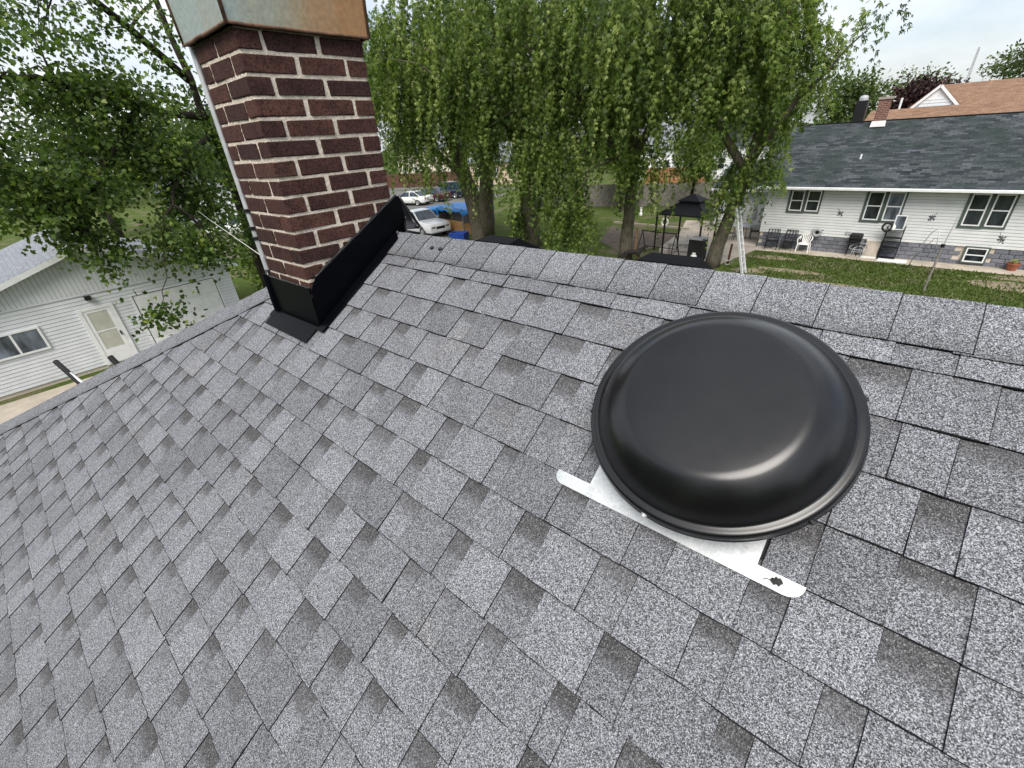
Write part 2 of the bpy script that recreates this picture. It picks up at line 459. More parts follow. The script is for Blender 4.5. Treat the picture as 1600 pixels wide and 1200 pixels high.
# ------------------------------------------------------------------ ground, paving
mb = MB(); mb.quad((-400, -300, 0), (300, -300, 0), (300, 500, 0), (-400, 500, 0))
struct(mb.build('ground', M_LAWN))
def sheet(name, pts, z, m):
    mb = MB(); mb.add([(x, y, z) for x, y in pts], [tuple(range(len(pts)))])
    return struct(mb.build(name, m))
sheet('patio', [(-6.35, 22.55), (-5.75, 25.9), (-6.0, 27.0), (-6.6, 30.3), (-9.0, 33.5), (-12.2, 33.0), (-10.9, 28.6), (-10.4, 24.6), (-9.2, 21.6)], 0.012, M_CONC)
sheet('flower_bed', [(-10.4, 24.6), (-10.9, 28.6), (-15.9, 28.9), (-14.5, 24.8), (-11.6, 22.4)], 0.008, M_DIRT)
mb = MB(); mb.box(-16.6, -10.9, -0.09, 0.09, 0, 0.12, M=Matrix.Translation((0, 28.95, 0)) @ Matrix.Rotation(R(-5), 4, 'Z'))
struct(mb.build('kerb', M_WALKC))
sheet('walkway', [(-5.9, 25.95), (11.0, 25.35), (11.0, 26.6), (-5.9, 27.2)], 0.016, M_WALKC)
sheet('parking_lot', [(-23.5, 18.0), (-26, 26), (-34, 31), (-38, 43), (-62, 43), (-70, 30), (-34, 12)], 0.010, M_ASPH)
sheet('road', [(-140, 46), (-52, 43.2), (-45, 45), (-40, 49), (-140, 55)], 0.006, M_ASPH)
sheet('driveway', [(-19.0, -8), (-19.0, 6), (-17.6, 6), (-17.2, -8)], 0.010, M_WALKC)

# ------------------------------------------------------------------ our house: roof frame
AL = R(33)
D0 = 1.13
UP = Vector((0, math.cos(AL), math.sin(AL)))
NO = Vector((0, -math.sin(AL), math.cos(AL)))       # outward normal of the front slope
O0 = CAM - NO * D0                                    # foot of the perpendicular from the camera
def rf(u, v, w=0.0): return O0 + Vector((u, 0, 0)) + UP * v + NO * w
VR = 0.985                                            # ridge
def hip_u(v): return -2.263 - 1.126 * (VR - v)
RIDGE_A = rf(hip_u(VR), VR); RIDGE_B = rf(3.6, VR)
VE = -2.35                                            # eave line
HIPD = (rf(hip_u(VE), VE) - RIDGE_A)
house = thing('house', 'low house whose grey shingled roof fills the foreground, with a brick chimney', 'house', (0, 1.4, 0))
HB = Vector((0, 1.4, 0))
def hp(o):      # parent to house, keeping world coordinates
    o.parent = house; o.matrix_parent_inverse = Matrix.Translation(-HB); return o
mb = MB()
ebY = RIDGE_A.y + (RIDGE_A.y - rf(0, VE).y); ez = rf(0, VE).z
hl = rf(hip_u(VE), VE)
hb_ = Vector((hl.x, ebY, ez))
dwn = NO * -0.012
front = [rf(hip_u(VE), VE, -0.004), rf(3.6, VE, -0.004), rf(3.6, VR, -0.004), rf(hip_u(VR), VR, -0.004)]
mb.add(front, [(0, 1, 2, 3)])
mb.add([Vector((hl.x, ebY, ez - .004)), Vector((3.6, ebY, ez - .004)), RIDGE_B - Vector((0, 0, .005)), RIDGE_A - Vector((0, 0, .005))], [(3, 2, 1, 0)], 1)
mb.add([hl - Vector((0, 0, .005)), RIDGE_A - Vector((0, 0, .005)), hb_ - Vector((0, 0, .005))], [(0, 1, 2)], 1)
roof = hp(mb.build('roof', [M_DECK, M_GRAN]))
mb = MB()
for a, b in ((hl, rf(3.6, VE)), (hb_, Vector((3.6, ebY, ez))), (hl, hb_)):
    d = Vector((b.x - a.x, b.y - a.y, 0)).normalized()
    mb.add([a - Vector((0, 0, .01)), b - Vector((0, 0, .01)), b - Vector((0, 0, .2)), a - Vector((0, 0, .2))], [(0, 1, 2, 3)])
hp(mb.build('fascia', M_WHITE))
mb = MB(); mb.box(hl.x + .4, 3.3, rf(0, VE).y + .4, ebY - .4, 0, ez + 0.1)
hp(mb.build('wall', M_SIDING))

EXPO = 0.143
V0 = 0.772
CUT = (-0.452, -0.034)           # opening cut for the round vent
tabs = []                         # (mesh builder, attrs, size on screen)
def scr(p):
    d = p - CAM; z = d.dot(_f)
    if z < 0.05: return None
    return (d.dot(_r) / z * 0.84875, d.dot(_u) / z * 0.84875, z)    # half width = 1
def piece(u0, u1, v0, v1, wl, wh, tone, nx=4, edge=0.0016, rows=None, rim_l=0.0, rim_r=0.0, rim=0.0018):
    """one shingle piece lying in the roof frame; dark rims on top paint in the shadow line at its edges"""
    mb = MB(); ton = []; dk = []
    rows = list(rows or [(0.0, 0.0), (1.0, 0.0)])
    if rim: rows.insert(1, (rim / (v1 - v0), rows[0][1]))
    uj0, uj1 = random.uniform(-.002, .002), random.uniform(-.002, .002)
    cols = ([0.0] if not rim_l else [0.0, rim_l / (u1 - u0)]) + [i / nx for i in range(1, nx)] + ([1.0] if not rim_r else [1 - rim_r / (u1 - u0), 1.0])
    grid = []
    for r, (fv, dd) in enumerate(rows):
        v = v0 + (v1 - v0) * fv
        w = wl + (wh - wl) * fv
        row = []
        for f in cols:
            hu = hip_u(v) + 0.02
            a = max(u0 + uj0 * (1 - fv), hu); b = max(u1 + uj1 * (1 - fv), hu + 0.004)
            vv = v + (random.uniform(-edge, edge) if r == 0 else random.uniform(-.0011, .0011) if (r == 1 and rim) else 0)
            uu = a + (b - a) * f
            if (rim_l and f == cols[1]) or (rim_r and f == cols[-2]): uu += random.uniform(-.0008, .0008)
            row.append(len(mb.v)); mb.v.append(tuple(rf(uu, vv, w))); ton.append(tone); dk.append(dd)
        grid.append(row)
    nc = len(cols) - 1
    for r in range(len(rows) - 1):
        for i in range(nc):
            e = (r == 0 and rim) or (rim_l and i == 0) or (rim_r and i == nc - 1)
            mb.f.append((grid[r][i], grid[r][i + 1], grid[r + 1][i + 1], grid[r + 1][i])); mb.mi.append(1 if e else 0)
    # underside skirt
    th = wl + 0.001
    def skirt(ids):
        o = len(mb.v)
        for j in ids:
            mb.v.append(tuple(Vector(mb.v[j]) - NO * th)); ton.append(tone); dk.append(1.0)
        for k in range(len(ids) - 1):
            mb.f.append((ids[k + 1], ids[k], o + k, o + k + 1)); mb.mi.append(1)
    skirt(grid[0]); skirt([g[0] for g in grid][::-1]); skirt([g[-1] for g in grid])
    return mb, ton, dk
NC = 20
for k in range(NC):
    v0 = V0 - EXPO * k + random.uniform(-.001, .001)
    umin = hip_u(v0) - 0.05; umax = 3.5
    u = umin - random.uniform(0, .25)
    gaps = []; cur = []
    while u < umax:
        wt_ = random.choice((0.10, 0.12, 0.135, 0.15, 0.165, 0.18)) * random.uniform(.92, 1.08)
        wg = random.choice((0.065, 0.08, 0.095, 0.115)) * random.uniform(.9, 1.1)
        cur.append((u, u + wt_)); gaps.append((u + wt_, u + wt_ + wg)); u += wt_ + wg
    segs = [(umin, umax)]
    cutk = k in (2, 3, 4)
    if cutk: segs = [(umin, CUT[0]), (CUT[1], umax)]
    def clip(a, b):
        for s0, s1 in segs:
            x, y = max(a, s0), min(b, s1)
            if y - x > 0.012: yield x, y
    # recessed base layer of the course: one strip per unbroken run, dark print between the tabs
    for s0, s1 in segs:
        sm = MB(); st = []; sd = []
        for a, b in gaps + cur:
            isgap = (a, b) in gaps
            x, y = max(a, s0), min(b, s1)
            if y - x < 0.004 or y < hip_u(v0) + .02: continue
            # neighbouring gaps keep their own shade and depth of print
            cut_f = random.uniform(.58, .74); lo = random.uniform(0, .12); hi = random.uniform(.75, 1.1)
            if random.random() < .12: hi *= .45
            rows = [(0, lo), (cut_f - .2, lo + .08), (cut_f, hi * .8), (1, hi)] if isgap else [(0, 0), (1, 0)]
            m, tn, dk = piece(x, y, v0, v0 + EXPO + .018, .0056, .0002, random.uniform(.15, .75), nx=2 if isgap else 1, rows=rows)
            sm.add(m.v, m.f); sm.mi[-len(m.f):] = m.mi; st += tn; sd += dk
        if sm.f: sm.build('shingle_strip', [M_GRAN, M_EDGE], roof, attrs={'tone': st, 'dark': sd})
    for a, b in cur:
        for x, y in clip(a, b):
            vm = v0 + EXPO / 2
            if y < hip_u(vm) + .04: continue
            ra = random.random()
            rows = [(0, 0), (.55, 0.0), (1, random.choice((0, 0, .15, .35)))]
            m, tn, dk = piece(x, y, v0 - .001, v0 + EXPO + .006, .0094, .0036, random.choice((.1, .35, .5, .65, .8, .95)) + random.uniform(-.1, .1), nx=4, rows=rows, rim_l=.0008, rim_r=.0010)
            s = scr(rf((x + y) / 2, vm))
            size = -1
            if s and abs(s[0]) < 1.05 and abs(s[1]) < .80: size = (y - x) / (s[2] ** 2)
            tabs.append((size, m, tn, dk))
tabs.sort(key=lambda q: -q[0])
rest = MB(); rt = []; rd = []
for i, (s, m, tn, dk) in enumerate(tabs):
    if i < 292 and s > 0:
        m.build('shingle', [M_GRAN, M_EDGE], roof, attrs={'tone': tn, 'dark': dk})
    else:
        rest.add(m.v, m.f); rest.mi[-len(m.f):] = m.mi; rt += tn; rd += dk
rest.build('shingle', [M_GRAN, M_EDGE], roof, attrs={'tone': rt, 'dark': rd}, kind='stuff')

def cap_piece(p0, t, L, a, na, b, nb, half, wS, wE, tone, rnd=0.045):
    """one bent cap shingle: p0 on the ridge line, t along it, a/b down the two slopes"""
    mb = MB(); ton = []
    prof = []
    for s in (half, half * .62, rnd): prof.append((a * s, na))
    nm = (na + nb).normalized()
    for f in (.66, .33, 0):
        prof.append((a * rnd * f * f * .9 + nm * (-0.0), (na * f + nm * (1 - f)).normalized()))
    for f in (.33, .66):
        prof.append((b * rnd * f * f * .9, (nb * f + nm * (1 - f)).normalized()))
    for s in (rnd, half * .62, half): prof.append((b * s, nb))
    sag = -0.006
    rowsn = 4
    n = len(prof)
    for r in range(rowsn + 1):
        f = (0, .33, .66, 1 - .0022 / L, 1)[r]; w = wS + (wE - wS) * f
        for i, (off, nn) in enumerate(prof):
            j = random.uniform(-.0012, .0012) if i in (0, n - 1) else 0
            q = p0 + t * (L * f) + off * (1 + j * 8) + nn * w
            if 2 < i < n - 3: q = q + nm * sag
            mb.v.append(tuple(q)); ton.append(tone)
    for r in range(rowsn):
        for i in range(n - 1):
            mb.f.append((r * n + i, (r + 1) * n + i, (r + 1) * n + i + 1, r * n + i + 1)); mb.mi.append(1 if r == rowsn - 1 else 0)  # end row painted dark for the shadow line at the cap joint
    def skirt(ids, flip):
        o = len(mb.v)
        for j in ids:
            i = j % n
            mb.v.append(tuple(Vector(mb.v[j]) - prof[i][1] * (max(wS, wE) * 0.95))); ton.append(tone)
        for k in range(len(ids) - 1):
            fc = (ids[k + 1], ids[k], o + k, o + k + 1)
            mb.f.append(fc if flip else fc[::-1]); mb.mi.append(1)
    skirt([rowsn * n + i for i in range(n)], False); skirt([i for i in range(n)], True)
    skirt([r * n for r in range(rowsn + 1)], True); skirt([r * n + n - 1 for r in range(rowsn + 1)], False)
    return mb, ton
NB = Vector((0, math.sin(AL), math.cos(AL))); DB = Vector((0, math.cos(AL), -math.sin(AL)))
u = hip_u(VR) - .02
ex = 0.152
while u < 2.6:
    m, tn = cap_piece(rf(u, VR), Vector((1, 0, 0)), ex + .03, -UP, NO, DB, NB, .153 + random.uniform(-.004, .004), .0100, .0132, random.choice((.3, .5, .6, .75)) + random.uniform(-.1, .1))
    o = m.build('ridge_cap', [M_GRAN, M_EDGE], roof, attrs={'tone': tn, 'dark': [0.0] * len(tn)})
    for p in o.data.polygons: p.use_smooth = (p.material_index == 0)
    u += ex * random.uniform(.97, 1.03)
# hip caps
ht = HIPD.normalized()
NH = (hb_ - RIDGE_A).cross(HIPD).normalized()
if NH.z < 0: NH = -NH
da = (-NO.cross(ht)).normalized();
if da.x < 0: da = -da
db = NH.cross(ht).normalized()
if db.x > 0: db = -db
s = HIPD.length
k = 0
while s > -0.02:
    s -= ex
    m, tn = cap_piece(RIDGE_A + ht * (s + ex + .03), -ht, ex + .03, da, NO, db, NH, .150 + random.uniform(-.003, .003), .0135, .0110, .42 + random.uniform(-.12, .12))
    o = m.build('hip_cap', [M_GRAN, M_EDGE], roof, attrs={'tone': tn, 'dark': [0.0] * len(tn)})
    for p in o.data.polygons: p.use_smooth = (p.material_index == 0)
# two tar dots on the ridge cap
for uu in (-1.715, -1.655):
    mb = MB(); M = Matrix.Translation(rf(uu, .905, .019)) @ NO.to_track_quat('Z', 'Y').to_matrix().to_4x4()
    mb.lathe([(0.0005, .004), (.006, .0035), (.0095, .001), (.010, -.004)], 14, M); mb.build('nail_head', M_SEAL, roof, smooth=True)

# ------------------------------------------------------------------ chimney
CX1, CY0 = -2.088, 0.893
CW, CL = 0.43, 0.55
CX0, CY1 = CX1 - CW, CY0 + CL
CZT = 6.42; CH = 0.0737
chim = bpy.data.objects.new('chimney', None); COL.objects.link(chim); chim['label'] = 'dark red brick chimney with rusty sheet metal top and black flashing'
hp(chim)
chim.location = (CX0 + CW / 2, CY0 + CL / 2, 5.0)
CB = Vector(chim.location)
def cpar(o):
    o.parent = chim; o.matrix_parent_inverse = Matrix.Translation(-CB); return o
mb = MB()
ins = 0.0052
# mortar core with slightly wavy faces
nz = 150; nu = 30
per = [(CX0 + ins, CY0 + ins, CX1 - ins, CY0 + ins), (CX1 - ins, CY0 + ins, CX1 - ins, CY1 - ins), (CX1 - ins, CY1 - ins, CX0 + ins, CY1 - ins), (CX0 + ins, CY1 - ins, CX0 + ins, CY0 + ins)]
ring = []
for (xa, ya, xb, yb) in per:
    for i in range(nu): ring.append((xa + (xb - xa) * i / nu, ya + (yb - ya) * i / nu, (yb - ya) / abs((yb - ya) or 1) if xa == xb else 0, -(xb - xa) / abs((xb - xa) or 1) if ya == yb else 0, i))
nr = len(ring)
mz0 = 4.95
for j in range(nz + 1):
    z = mz0 + (CZT - mz0) * j / nz
    for (x, y, nx_, ny_, i) in ring:
        d = random.uniform(-.0014, .0014) + (.0008 * math.sin(z * 31 + x * 17 + y * 23)) if i else 0
        mb.v.append((x + nx_ * d, y + ny_ * d, z))
for j in range(nz):
    for i in range(nr):
        i2 = (i + 1) % nr
        mb.f.append((j * nr + i, j * nr + i2, (j + 1) * nr + i2, (j + 1) * nr + i)); mb.mi.append(0)
mb.f.append(tuple(nz * nr + i for i in range(nr))); mb.mi.append(0)
cpar(mb.build('mortar', M_MORTAR, smooth=True))
bmeshes = {}
def brick_mesh(L, var):
    key = (round(L, 3), var)
    if key in bmeshes: return bmeshes[key]
    bm = bmesh.new()
    bmesh.ops.create_cube(bm, size=1)
    for v in bm.verts: v.co = Vector((v.co.x * L, v.co.y * .095, v.co.z * .0600))
    bmesh.ops.bevel(bm, geom=list(bm.edges), offset=.0035, segments=1, affect='EDGES')
    rr = random.Random(hash(key) % 999)
    for v in bm.verts: v.co += Vector((rr.uniform(-.0026, .0026), rr.uniform(-.0012, .0012), rr.uniform(-.0026, .0026)))
    me = bpy.data.meshes.new('brick'); bm.to_mesh(me); bm.free(); me.materials.append(M_BRICK)
    bmeshes[key] = me
    return me
def put_brick(x, y, z, L, alongx):
    o = bpy.data.objects.new('brick', brick_mesh(L, random.randint(0, 4)))
    COL.objects.link(o)
    o.location = (x + random.uniform(-.001, .001), y + random.uniform(-.001, .001), z + random.uniform(-.0012, .0012))
    o.rotation_euler = (random.uniform(-.006, .006), random.uniform(-.006, .006), (0 if alongx else math.pi / 2) + random.uniform(-.006, .006))
    cpar(o)
T = .095; J = .014
def runx(x0, x1, yc, z, cuts):
    e = [x0] + cuts + [x1]
    for a, b in zip(e[:-1], e[1:]):
        a2 = a + (J / 2 if a != x0 else 0); b2 = b - (J / 2 if b != x1 else 0)
        put_brick((a2 + b2) / 2, yc, z, b2 - a2, True)
def runy(y0, y1, xc, z, cuts):
    e = [y0] + cuts + [y1]
    for a, b in zip(e[:-1], e[1:]):
        a2 = a + (J / 2 + .004 if a != y0 else 0); b2 = b - (J / 2 + .004 if b != y1 else 0)
        put_brick(xc, (a2 + b2) / 2, z, b2 - a2, False)
row = 0
z = CZT - CH / 2
while z > 5.03:
    dj = random.uniform(-.008, .008)
    if row % 2 == 0:
        runx(CX0, CX1, CY0 + T / 2, z, [CX0 + CW / 2 + dj])
        runy(CY0 + T + .016, CY1, CX1 - T / 2, z, [CY0 + T + .232 + dj])
        runx(CX0, CX1 - T - J, CY1 - T / 2, z, [CX0 + .2])
        runy(CY0 + T + J, CY1 - T - J, CX0 + T / 2, z, [CY0 + T + .18])
    else:
        runx(CX0 + T + J, CX1 - T - J, CY0 + T / 2, z, [])
        runy(CY0, CY1 - T - .016, CX1 - T / 2, z, [CY0 + .222 + dj])
        runx(CX0 + T + J, CX1, CY1 - T / 2, z, [CX0 + .31])
        runy(CY0, CY1, CX0 + T / 2, z, [CY0 + .2, CY0 + .4])
    z -= CH; row += 1
# sheet metal top
t = NT('rusty_sheet_metal')
p, po = t.pos()
sx = t.n('ShaderNodeSeparateXYZ'); t.link(p, po, sx, 'Vector')
n1 = t.noise(2.6, 5, 0.6, stretch=(1, 1, .25)); n2 = t.noise(14, 5, 0.6, stretch=(1, 1, .18)); n3 = t.noise(60, 4)
ad = t.n('ShaderNodeMath', operation='MULTIPLY_ADD'); t.link(sx, 'Y', ad, 0); ad.inputs[1].default_value = 1.35; ad.inputs[2].default_value = -1.90
a2 = t.n('ShaderNodeMath', operation='MULTIPLY_ADD'); t.link(n1, 'Fac', a2, 0); a2.inputs[1].default_value = 0.9; t.link(ad, 'Value', a2, 2)
a3 = t.n('ShaderNodeMath', operation='MULTIPLY_ADD'); t.link(n2, 'Fac', a3, 0); a3.inputs[1].default_value = 0.45; t.link(a2, 'Value', a3, 2)
r1 = t.ramp(a3, 'Value', [(0.0, (0.31, 0.37, 0.35)), (0.18, (0.32, 0.33, 0.27)), (0.36, (0.34, 0.26, 0.16)), (0.60, (0.36, 0.20, 0.09)), (0.95, (0.24, 0.11, 0.045))])
r3 = t.ramp(n3, 'Fac', [(0.3, (0.8, 0.8, 0.8)), (0.7, (1.12, 1.1, 1.08))])
t.base(t.mix(1.0, (r1, 'Color'), (r3, 'Color'), 'MULTIPLY')); t.set(rough=0.55, metal=0.15)
n4 = t.noise(3, 2); t.bump(n4, 'Fac', 0.25, 0.03)
M_RUST = t.m
M_RUSTD = simple('rusty_seam', (0.16, 0.085, 0.05), 0.8, 0.1, var=0.5, scale=30, bump=0.3, bscale=120)
g = 0.024
mb = MB(); zc0, zc1 = CZT + .004, CZT + .62
e2 = .02
b0 = [(CX0 - g, CY0 - g), (CX1 + g, CY0 - g), (CX1 + g, CY1 + g), (CX0 - g, CY1 + g)]
b1 = [(CX0 - g - e2, CY0 - g - e2), (CX1 + g + e2, CY0 - g - e2), (CX1 + g + e2, CY1 + g + e2), (CX0 - g - e2, CY1 + g + e2)]
ctr = Vector((CX0 + CW / 2, CY0 + CL / 2, 0))
for i in range(4):
    p0, p1 = b0[i], b0[(i + 1) % 4]; q0, q1 = b1[i], b1[(i + 1) % 4]
    mb.quad((*p0, zc0), (*p1, zc0), (*q1, zc1), (*q0, zc1))
    # inner face, so that the sheet has a lip
    ii = lambda p_: tuple((Vector((p_[0], p_[1], 0)) - ctr) * .985 + ctr)[:2]
    mb.quad((*ii(p1), zc0), (*ii(p0), zc0), (*ii(q0), zc1), (*ii(q1), zc1))
    mb.quad((*p0, zc0), (*ii(p0), zc0), (*ii(p1), zc0), (*p1, zc0))
mb.quad(*[(*q, zc1) for q in b1])
cpar(mb.build('metal_cap', M_RUST))
for i in range(4):
    mb = MB(); p0 = b0[i]; q0 = b1[i]
    mb.tube([(*p0, zc0 - .004), (*q0, zc1)], .0075, 8)
    cpar(mb.build('corner_seam', M_RUSTD, smooth=True))
    p1 = b0[(i + 1) % 4]
    mb = MB(); pts = []
    for k in range(9):
        f = k / 8; pts.append((p0[0] + (p1[0] - p0[0]) * f, p0[1] + (p1[1] - p0[1]) * f, zc0 - .001 + random.uniform(-.0025, .0025)))
    mb.tube(pts, .0062, 6); cpar(mb.build('bottom_hem', M_RUSTD, smooth=True))
# black flashing
def rz_(y): return O0.z + (y - O0.y) * math.tan(AL)
xs = CX1 + .010
mb = MB()
prof = [(.880, rz_(.880) + .004), (1.585, rz_(1.585) - .09), (1.545, 5.640), (1.487, 5.765), (1.47, 5.77), (.925, 5.472), (.893, 5.425)]
prof[1] = (1.505, rz_(1.44) + .010)
mb.slab([(xs, y, z_) for y, z_ in prof], (.0025, 0, 0))
cpar(bevel(mb.build('side_flashing', M_FLASH), .001, 1))
mb = MB()   # turned top edge and its bead of sealant
for k in range(23):
    pass
pts = []
for k in range(30):
    f = k / 29; y = .925 + (1.47 - .925) * f; pts.append((CX1 + .006 + random.uniform(-.0015, .0015), y, 5.474 + (5.772 - 5.474) * f + random.uniform(-.002, .002)))
mb.tube(pts, [random.uniform(.005, .0085) for _ in pts], 8)
cpar(mb.build('sealant_bead', M_SEAL, smooth=True))
mb = MB()   # base flange on the shingles
fl = [(xs, .872, .0145), (xs + .062, .868, .0145), (xs + .062, 1.40, .0145), (xs, 1.44, .0145)]
def on(x, y, w): return Vector((x, y, rz_(y))) + NO * w
mb.slab([on(*q) for q in fl], NO * .0022); cpar(bevel(mb.build('flashing_flange', M_FLASH), .0008, 1))
mb = MB(); mb.tube([on(xs + .062, .868, .0165), on(xs + .062, 1.40, .0165)], .0028, 6); cpar(mb.build('flange_hem', M_FLASH, smooth=True))
# front apron: upright face and leaf on the shingles
ya = CY0 - .010
mb = MB()
mb.slab([(CX0 - .012, ya, rz_(ya) + .006), (xs, ya, rz_(ya) + .006), (xs, ya, 5.437), (CX0 - .012, ya, 5.431)], (0, .0025, 0))
cpar(bevel(mb.build('apron_face', M_FLASH), .001, 1))
mb = MB()
mb.slab([on(CX0 - .045, .806, .0135), on(xs - .006, .800, .0135), on(xs - .006, ya + .002, .0135), on(CX0 - .045, ya + .002, .0135)], NO * .0022)
cpar(bevel(mb.build('apron_leaf', M_FLASH), .0008, 1))
mb = MB()
pts = [(CX0 - .012 + (xs - CX0 + .012) * k / 19, ya + .004 + random.uniform(-.001, .001), 5.434 + random.uniform(-.002, .002)) for k in range(20)]
mb.tube(pts, [random.uniform(.0035, .006) for _ in pts], 7); cpar(mb.build('sealant_bead', M_SEAL, smooth=True))
# left side flashing: stepped with the slope, flared front flap
xl = CX0 - .010
mb = MB()
mb.slab([(xl, ya - .004, rz_(ya) + .004), (xl, 1.46, rz_(1.44)), (xl, 1.46, 5.76), (xl, .93, 5.45), (xl, ya - .004, 5.435)], (-.0025, 0, 0))
cpar(mb.build('side_flashing', M_FLASH))
mb = MB()
mb.slab([(xl - .002, ya - .004, 5.445), (xl - .032, ya - .014, 5.44), (xl - .03, ya - .018, 5.28), (xl - .012, ya - .02, rz_(ya) + .012), (xl - .001, ya - .005, rz_(ya) + .012)], (.001, .003, 0))
cpar(mb.build('flashing_flap', M_FLASH))
mb = MB()
mb.slab([on(xl - .055, .85, .0145), on(xl, .85, .0145), on(xl, 1.2, .0145), on(xl - .055, 1.2, .0145)], NO * .002); cpar(mb.build('flashing_flange', M_FLASH))
# crumpled back corner at the ridge
mb = MB()
pr = [(xs + .003, 1.487, 5.768), (xs + .012, 1.515, 5.71), (xs + .022, 1.545, 5.64), (xs + .05, 1.56, 5.60), (xs + .085, 1.545, 5.598), (xs + .07, 1.44, 5.612), (xs + .012, 1.47, 5.612), (xs + .002, 1.50, 5.66)]
mb.slab(pr, (.002, .004, .003)); cpar(bevel(mb.build('flashing_fold', M_SEAL), .002, 1))
mb = MB()
pts = [(xs + .002, 1.485, 5.77), (xs + .006, 1.508, 5.72), (xs + .014, 1.53, 5.66), (xs + .035, 1.54, 5.615), (xs + .075, 1.52, 5.612)]
mb.tube(pts, [.006, .008, .010, .011, .008], 8); cpar(mb.build('sealant_bead', M_SEAL, smooth=True))

# ------------------------------------------------------------------ antenna mast and its cable
mast = thing('antenna_mast', 'slim galvanized mast pipe strapped upright to the corner of the brick chimney', 'mast', (CX0 - .046, CY0 + .012, 5.36))
mb = MB(); mb.tube([(0, 0, 0.03), (0.0, 0, .30)], .0155, 12); mb.tube([(0, 0, .28), (.0, 0, 2.6)], .0135, 12)
autosmooth(mb.build('pipe', M_STEEL, mast))
for zz in (.265, .315, .40):
    mb = MB(); mb.lathe([(.0155, -.008), (.021, -.008), (.021, .008), (.0155, .008)], 12, Matrix.Translation((0, 0, zz)))
    mb.box(-.030, .034, -.006, .006, zz - .006, zz + .006); mb.tube([(-.026, -.012, zz), (-.026, .012, zz)], .005, 6)
    mb.build('clamp', M_BLACK, mast)
mb = MB(); mb.tube([(.006, -.004, .10), (.012, -.012, .04), (.004, -.016, 0), (.008, -.014, -.10), (.014, -.02, -.13)], [.014, .021, .018, .013, .012], 8)
mb.build('tape_wrap', M_SEAL, mast, smooth=True)
mb = MB(); mb.tube([(CX0 - .012, CY0 - .004, 5.535), (-9.1, 2.55, 5.11), (-19.1, 5.1, 4.47), (-29.0, 7.6, 3.88)], [.0015, .0025, .003, .003], 6)
tag(mb.build('cable', M_PLASTW, smooth=True), 'thin white cable leaving the chimney beside the mast', 'cable')

# ------------------------------------------------------------------ round attic vent
VU, VV = -0.228, 0.4665
MV = Matrix.Translation(rf(VU, VV)) @ Matrix(((1, 0, 0, 0), (0, UP.y, NO.y, 0), (0, UP.z, NO.z, 0), (0, 0, 0, 1)))
vent = thing('attic_vent', 'round black domed attic vent on a galvanized base set into grey shingles', 'roof vent')
vent.matrix_world = MV
prof = [(0.0005, .2085), (.06, .2083), (.11, .2076), (.150, .2064), (.176, .2054), (.188, .2040), (.197, .2000), (.208, .1935), (.220, .1855), (.232, .1755), (.243, .1640), (.252, .1525), (.2590, .1420), (.2640, .1345), (.2665, .1318), (.2700, .1308), (.2760, .1308), (.2815, .1300), (.2850, .1270), (.2868, .1225), (.2877, .117), (.2885, .104), (.2895, .1025), (.2870, .1015), (.2855, .106), (.2840, .126), (.2700, .128)]
prof = [(r_ * 1.022, z_) for r_, z_ in prof]
mb = MB(); mb.lathe(prof, 128)
dome = mb.build('dome', M_DOME, vent, smooth=True)
mb = MB(); mb.lathe([(.175, .010), (.178, .012), (.178, .115), (.170, .115), (.170, .010)], 48); mb.build('throat', M_BLACK, vent, smooth=False)
mb = MB()
for k in range(8):
    a = k * math.pi / 4
    mb.bar((.176 * math.cos(a), .176 * math.sin(a), .10), (.284 * math.cos(a), .284 * math.sin(a), .112), .018, .004)
mb.build('bracket', M_BLACK, vent)
# galvanized flange: lower strip with rounded ends and plate running up under the dome
fl = []
xl_, xr_ = -.331, .278
yb, yt = -.2985, -.2635
for k in range(6):
    a = math.pi + (math.pi / 2) * k / 5; fl.append((xl_ + .026 + .026 * math.cos(a), yb + .026 + .026 * math.sin(a)))
for k in range(6):
    a = 1.5 * math.pi + (math.pi / 2) * k / 5; fl.append((xr_ - .034 + .034 * math.cos(a), yb + .030 + .030 * math.sin(a)))
fl += [(xr_, yt), (.187, yt), (.187, .30), (-.229, .30), (-.229, yt), (xl_, yt)]
mb = MB(); mb.slab([(x, y, .0090) for x, y in fl], (0, 0, .0018))
bevel(mb.build('flange', M_GALV, vent), .0006, 1)
for k, a in enumerate((R(-98), R(-33), R(-160), R(90), R(27), R(150))):
    mb = MB(); c = Vector((.295 * math.cos(a), .295 * math.sin(a), .111)); d = Vector((math.cos(a), math.sin(a), 0))
    M = Matrix.Translation(c) @ d.to_track_quat('Z', 'Y').to_matrix().to_4x4()
    mb.lathe([(.0075, -.002), (.0075, .001), (.005, .0015), (.0048, .005), (.001, .0058)], 10, M)
    mb.build('screw', M_STEEL if k == 0 else M_BLACK, vent)
lf = thing('dried_leaf', 'small dark dried leaf stuck on the bright metal flange', 'leaf')
lf.matrix_world = MV @ Matrix.Translation((.228, -.279, .0110)) @ Matrix.Rotation(R(20), 4, 'Z')
mb = MB(); out = [(-.012, .001), (-.007, .007), (-.003, .0055), (0, .010), (.003, .006), (.008, .007), (.011, .002), (.012, -.003), (.007, -.006), (.004, -.010), (0, -.006), (-.006, -.008), (-.009, -.004)]
mb.v = [(x, y, .002 + .0015 * math.sin(x * 300)) for x, y in out] + [(0, 0, .0045)] + [(x, y, 0.0) for x, y in out]
n = len(out)
for i in range(n):
    mb.f.append((i, (i + 1) % n, n)); mb.f.append((n + 1 + i, n + 1 + (i + 1) % n, (i + 1) % n, i)); mb.mi += [0, 0]
mb.build('blade', simple('dry_leaf', (0.03, 0.028, 0.026), .8, var=.4, scale=200), lf)
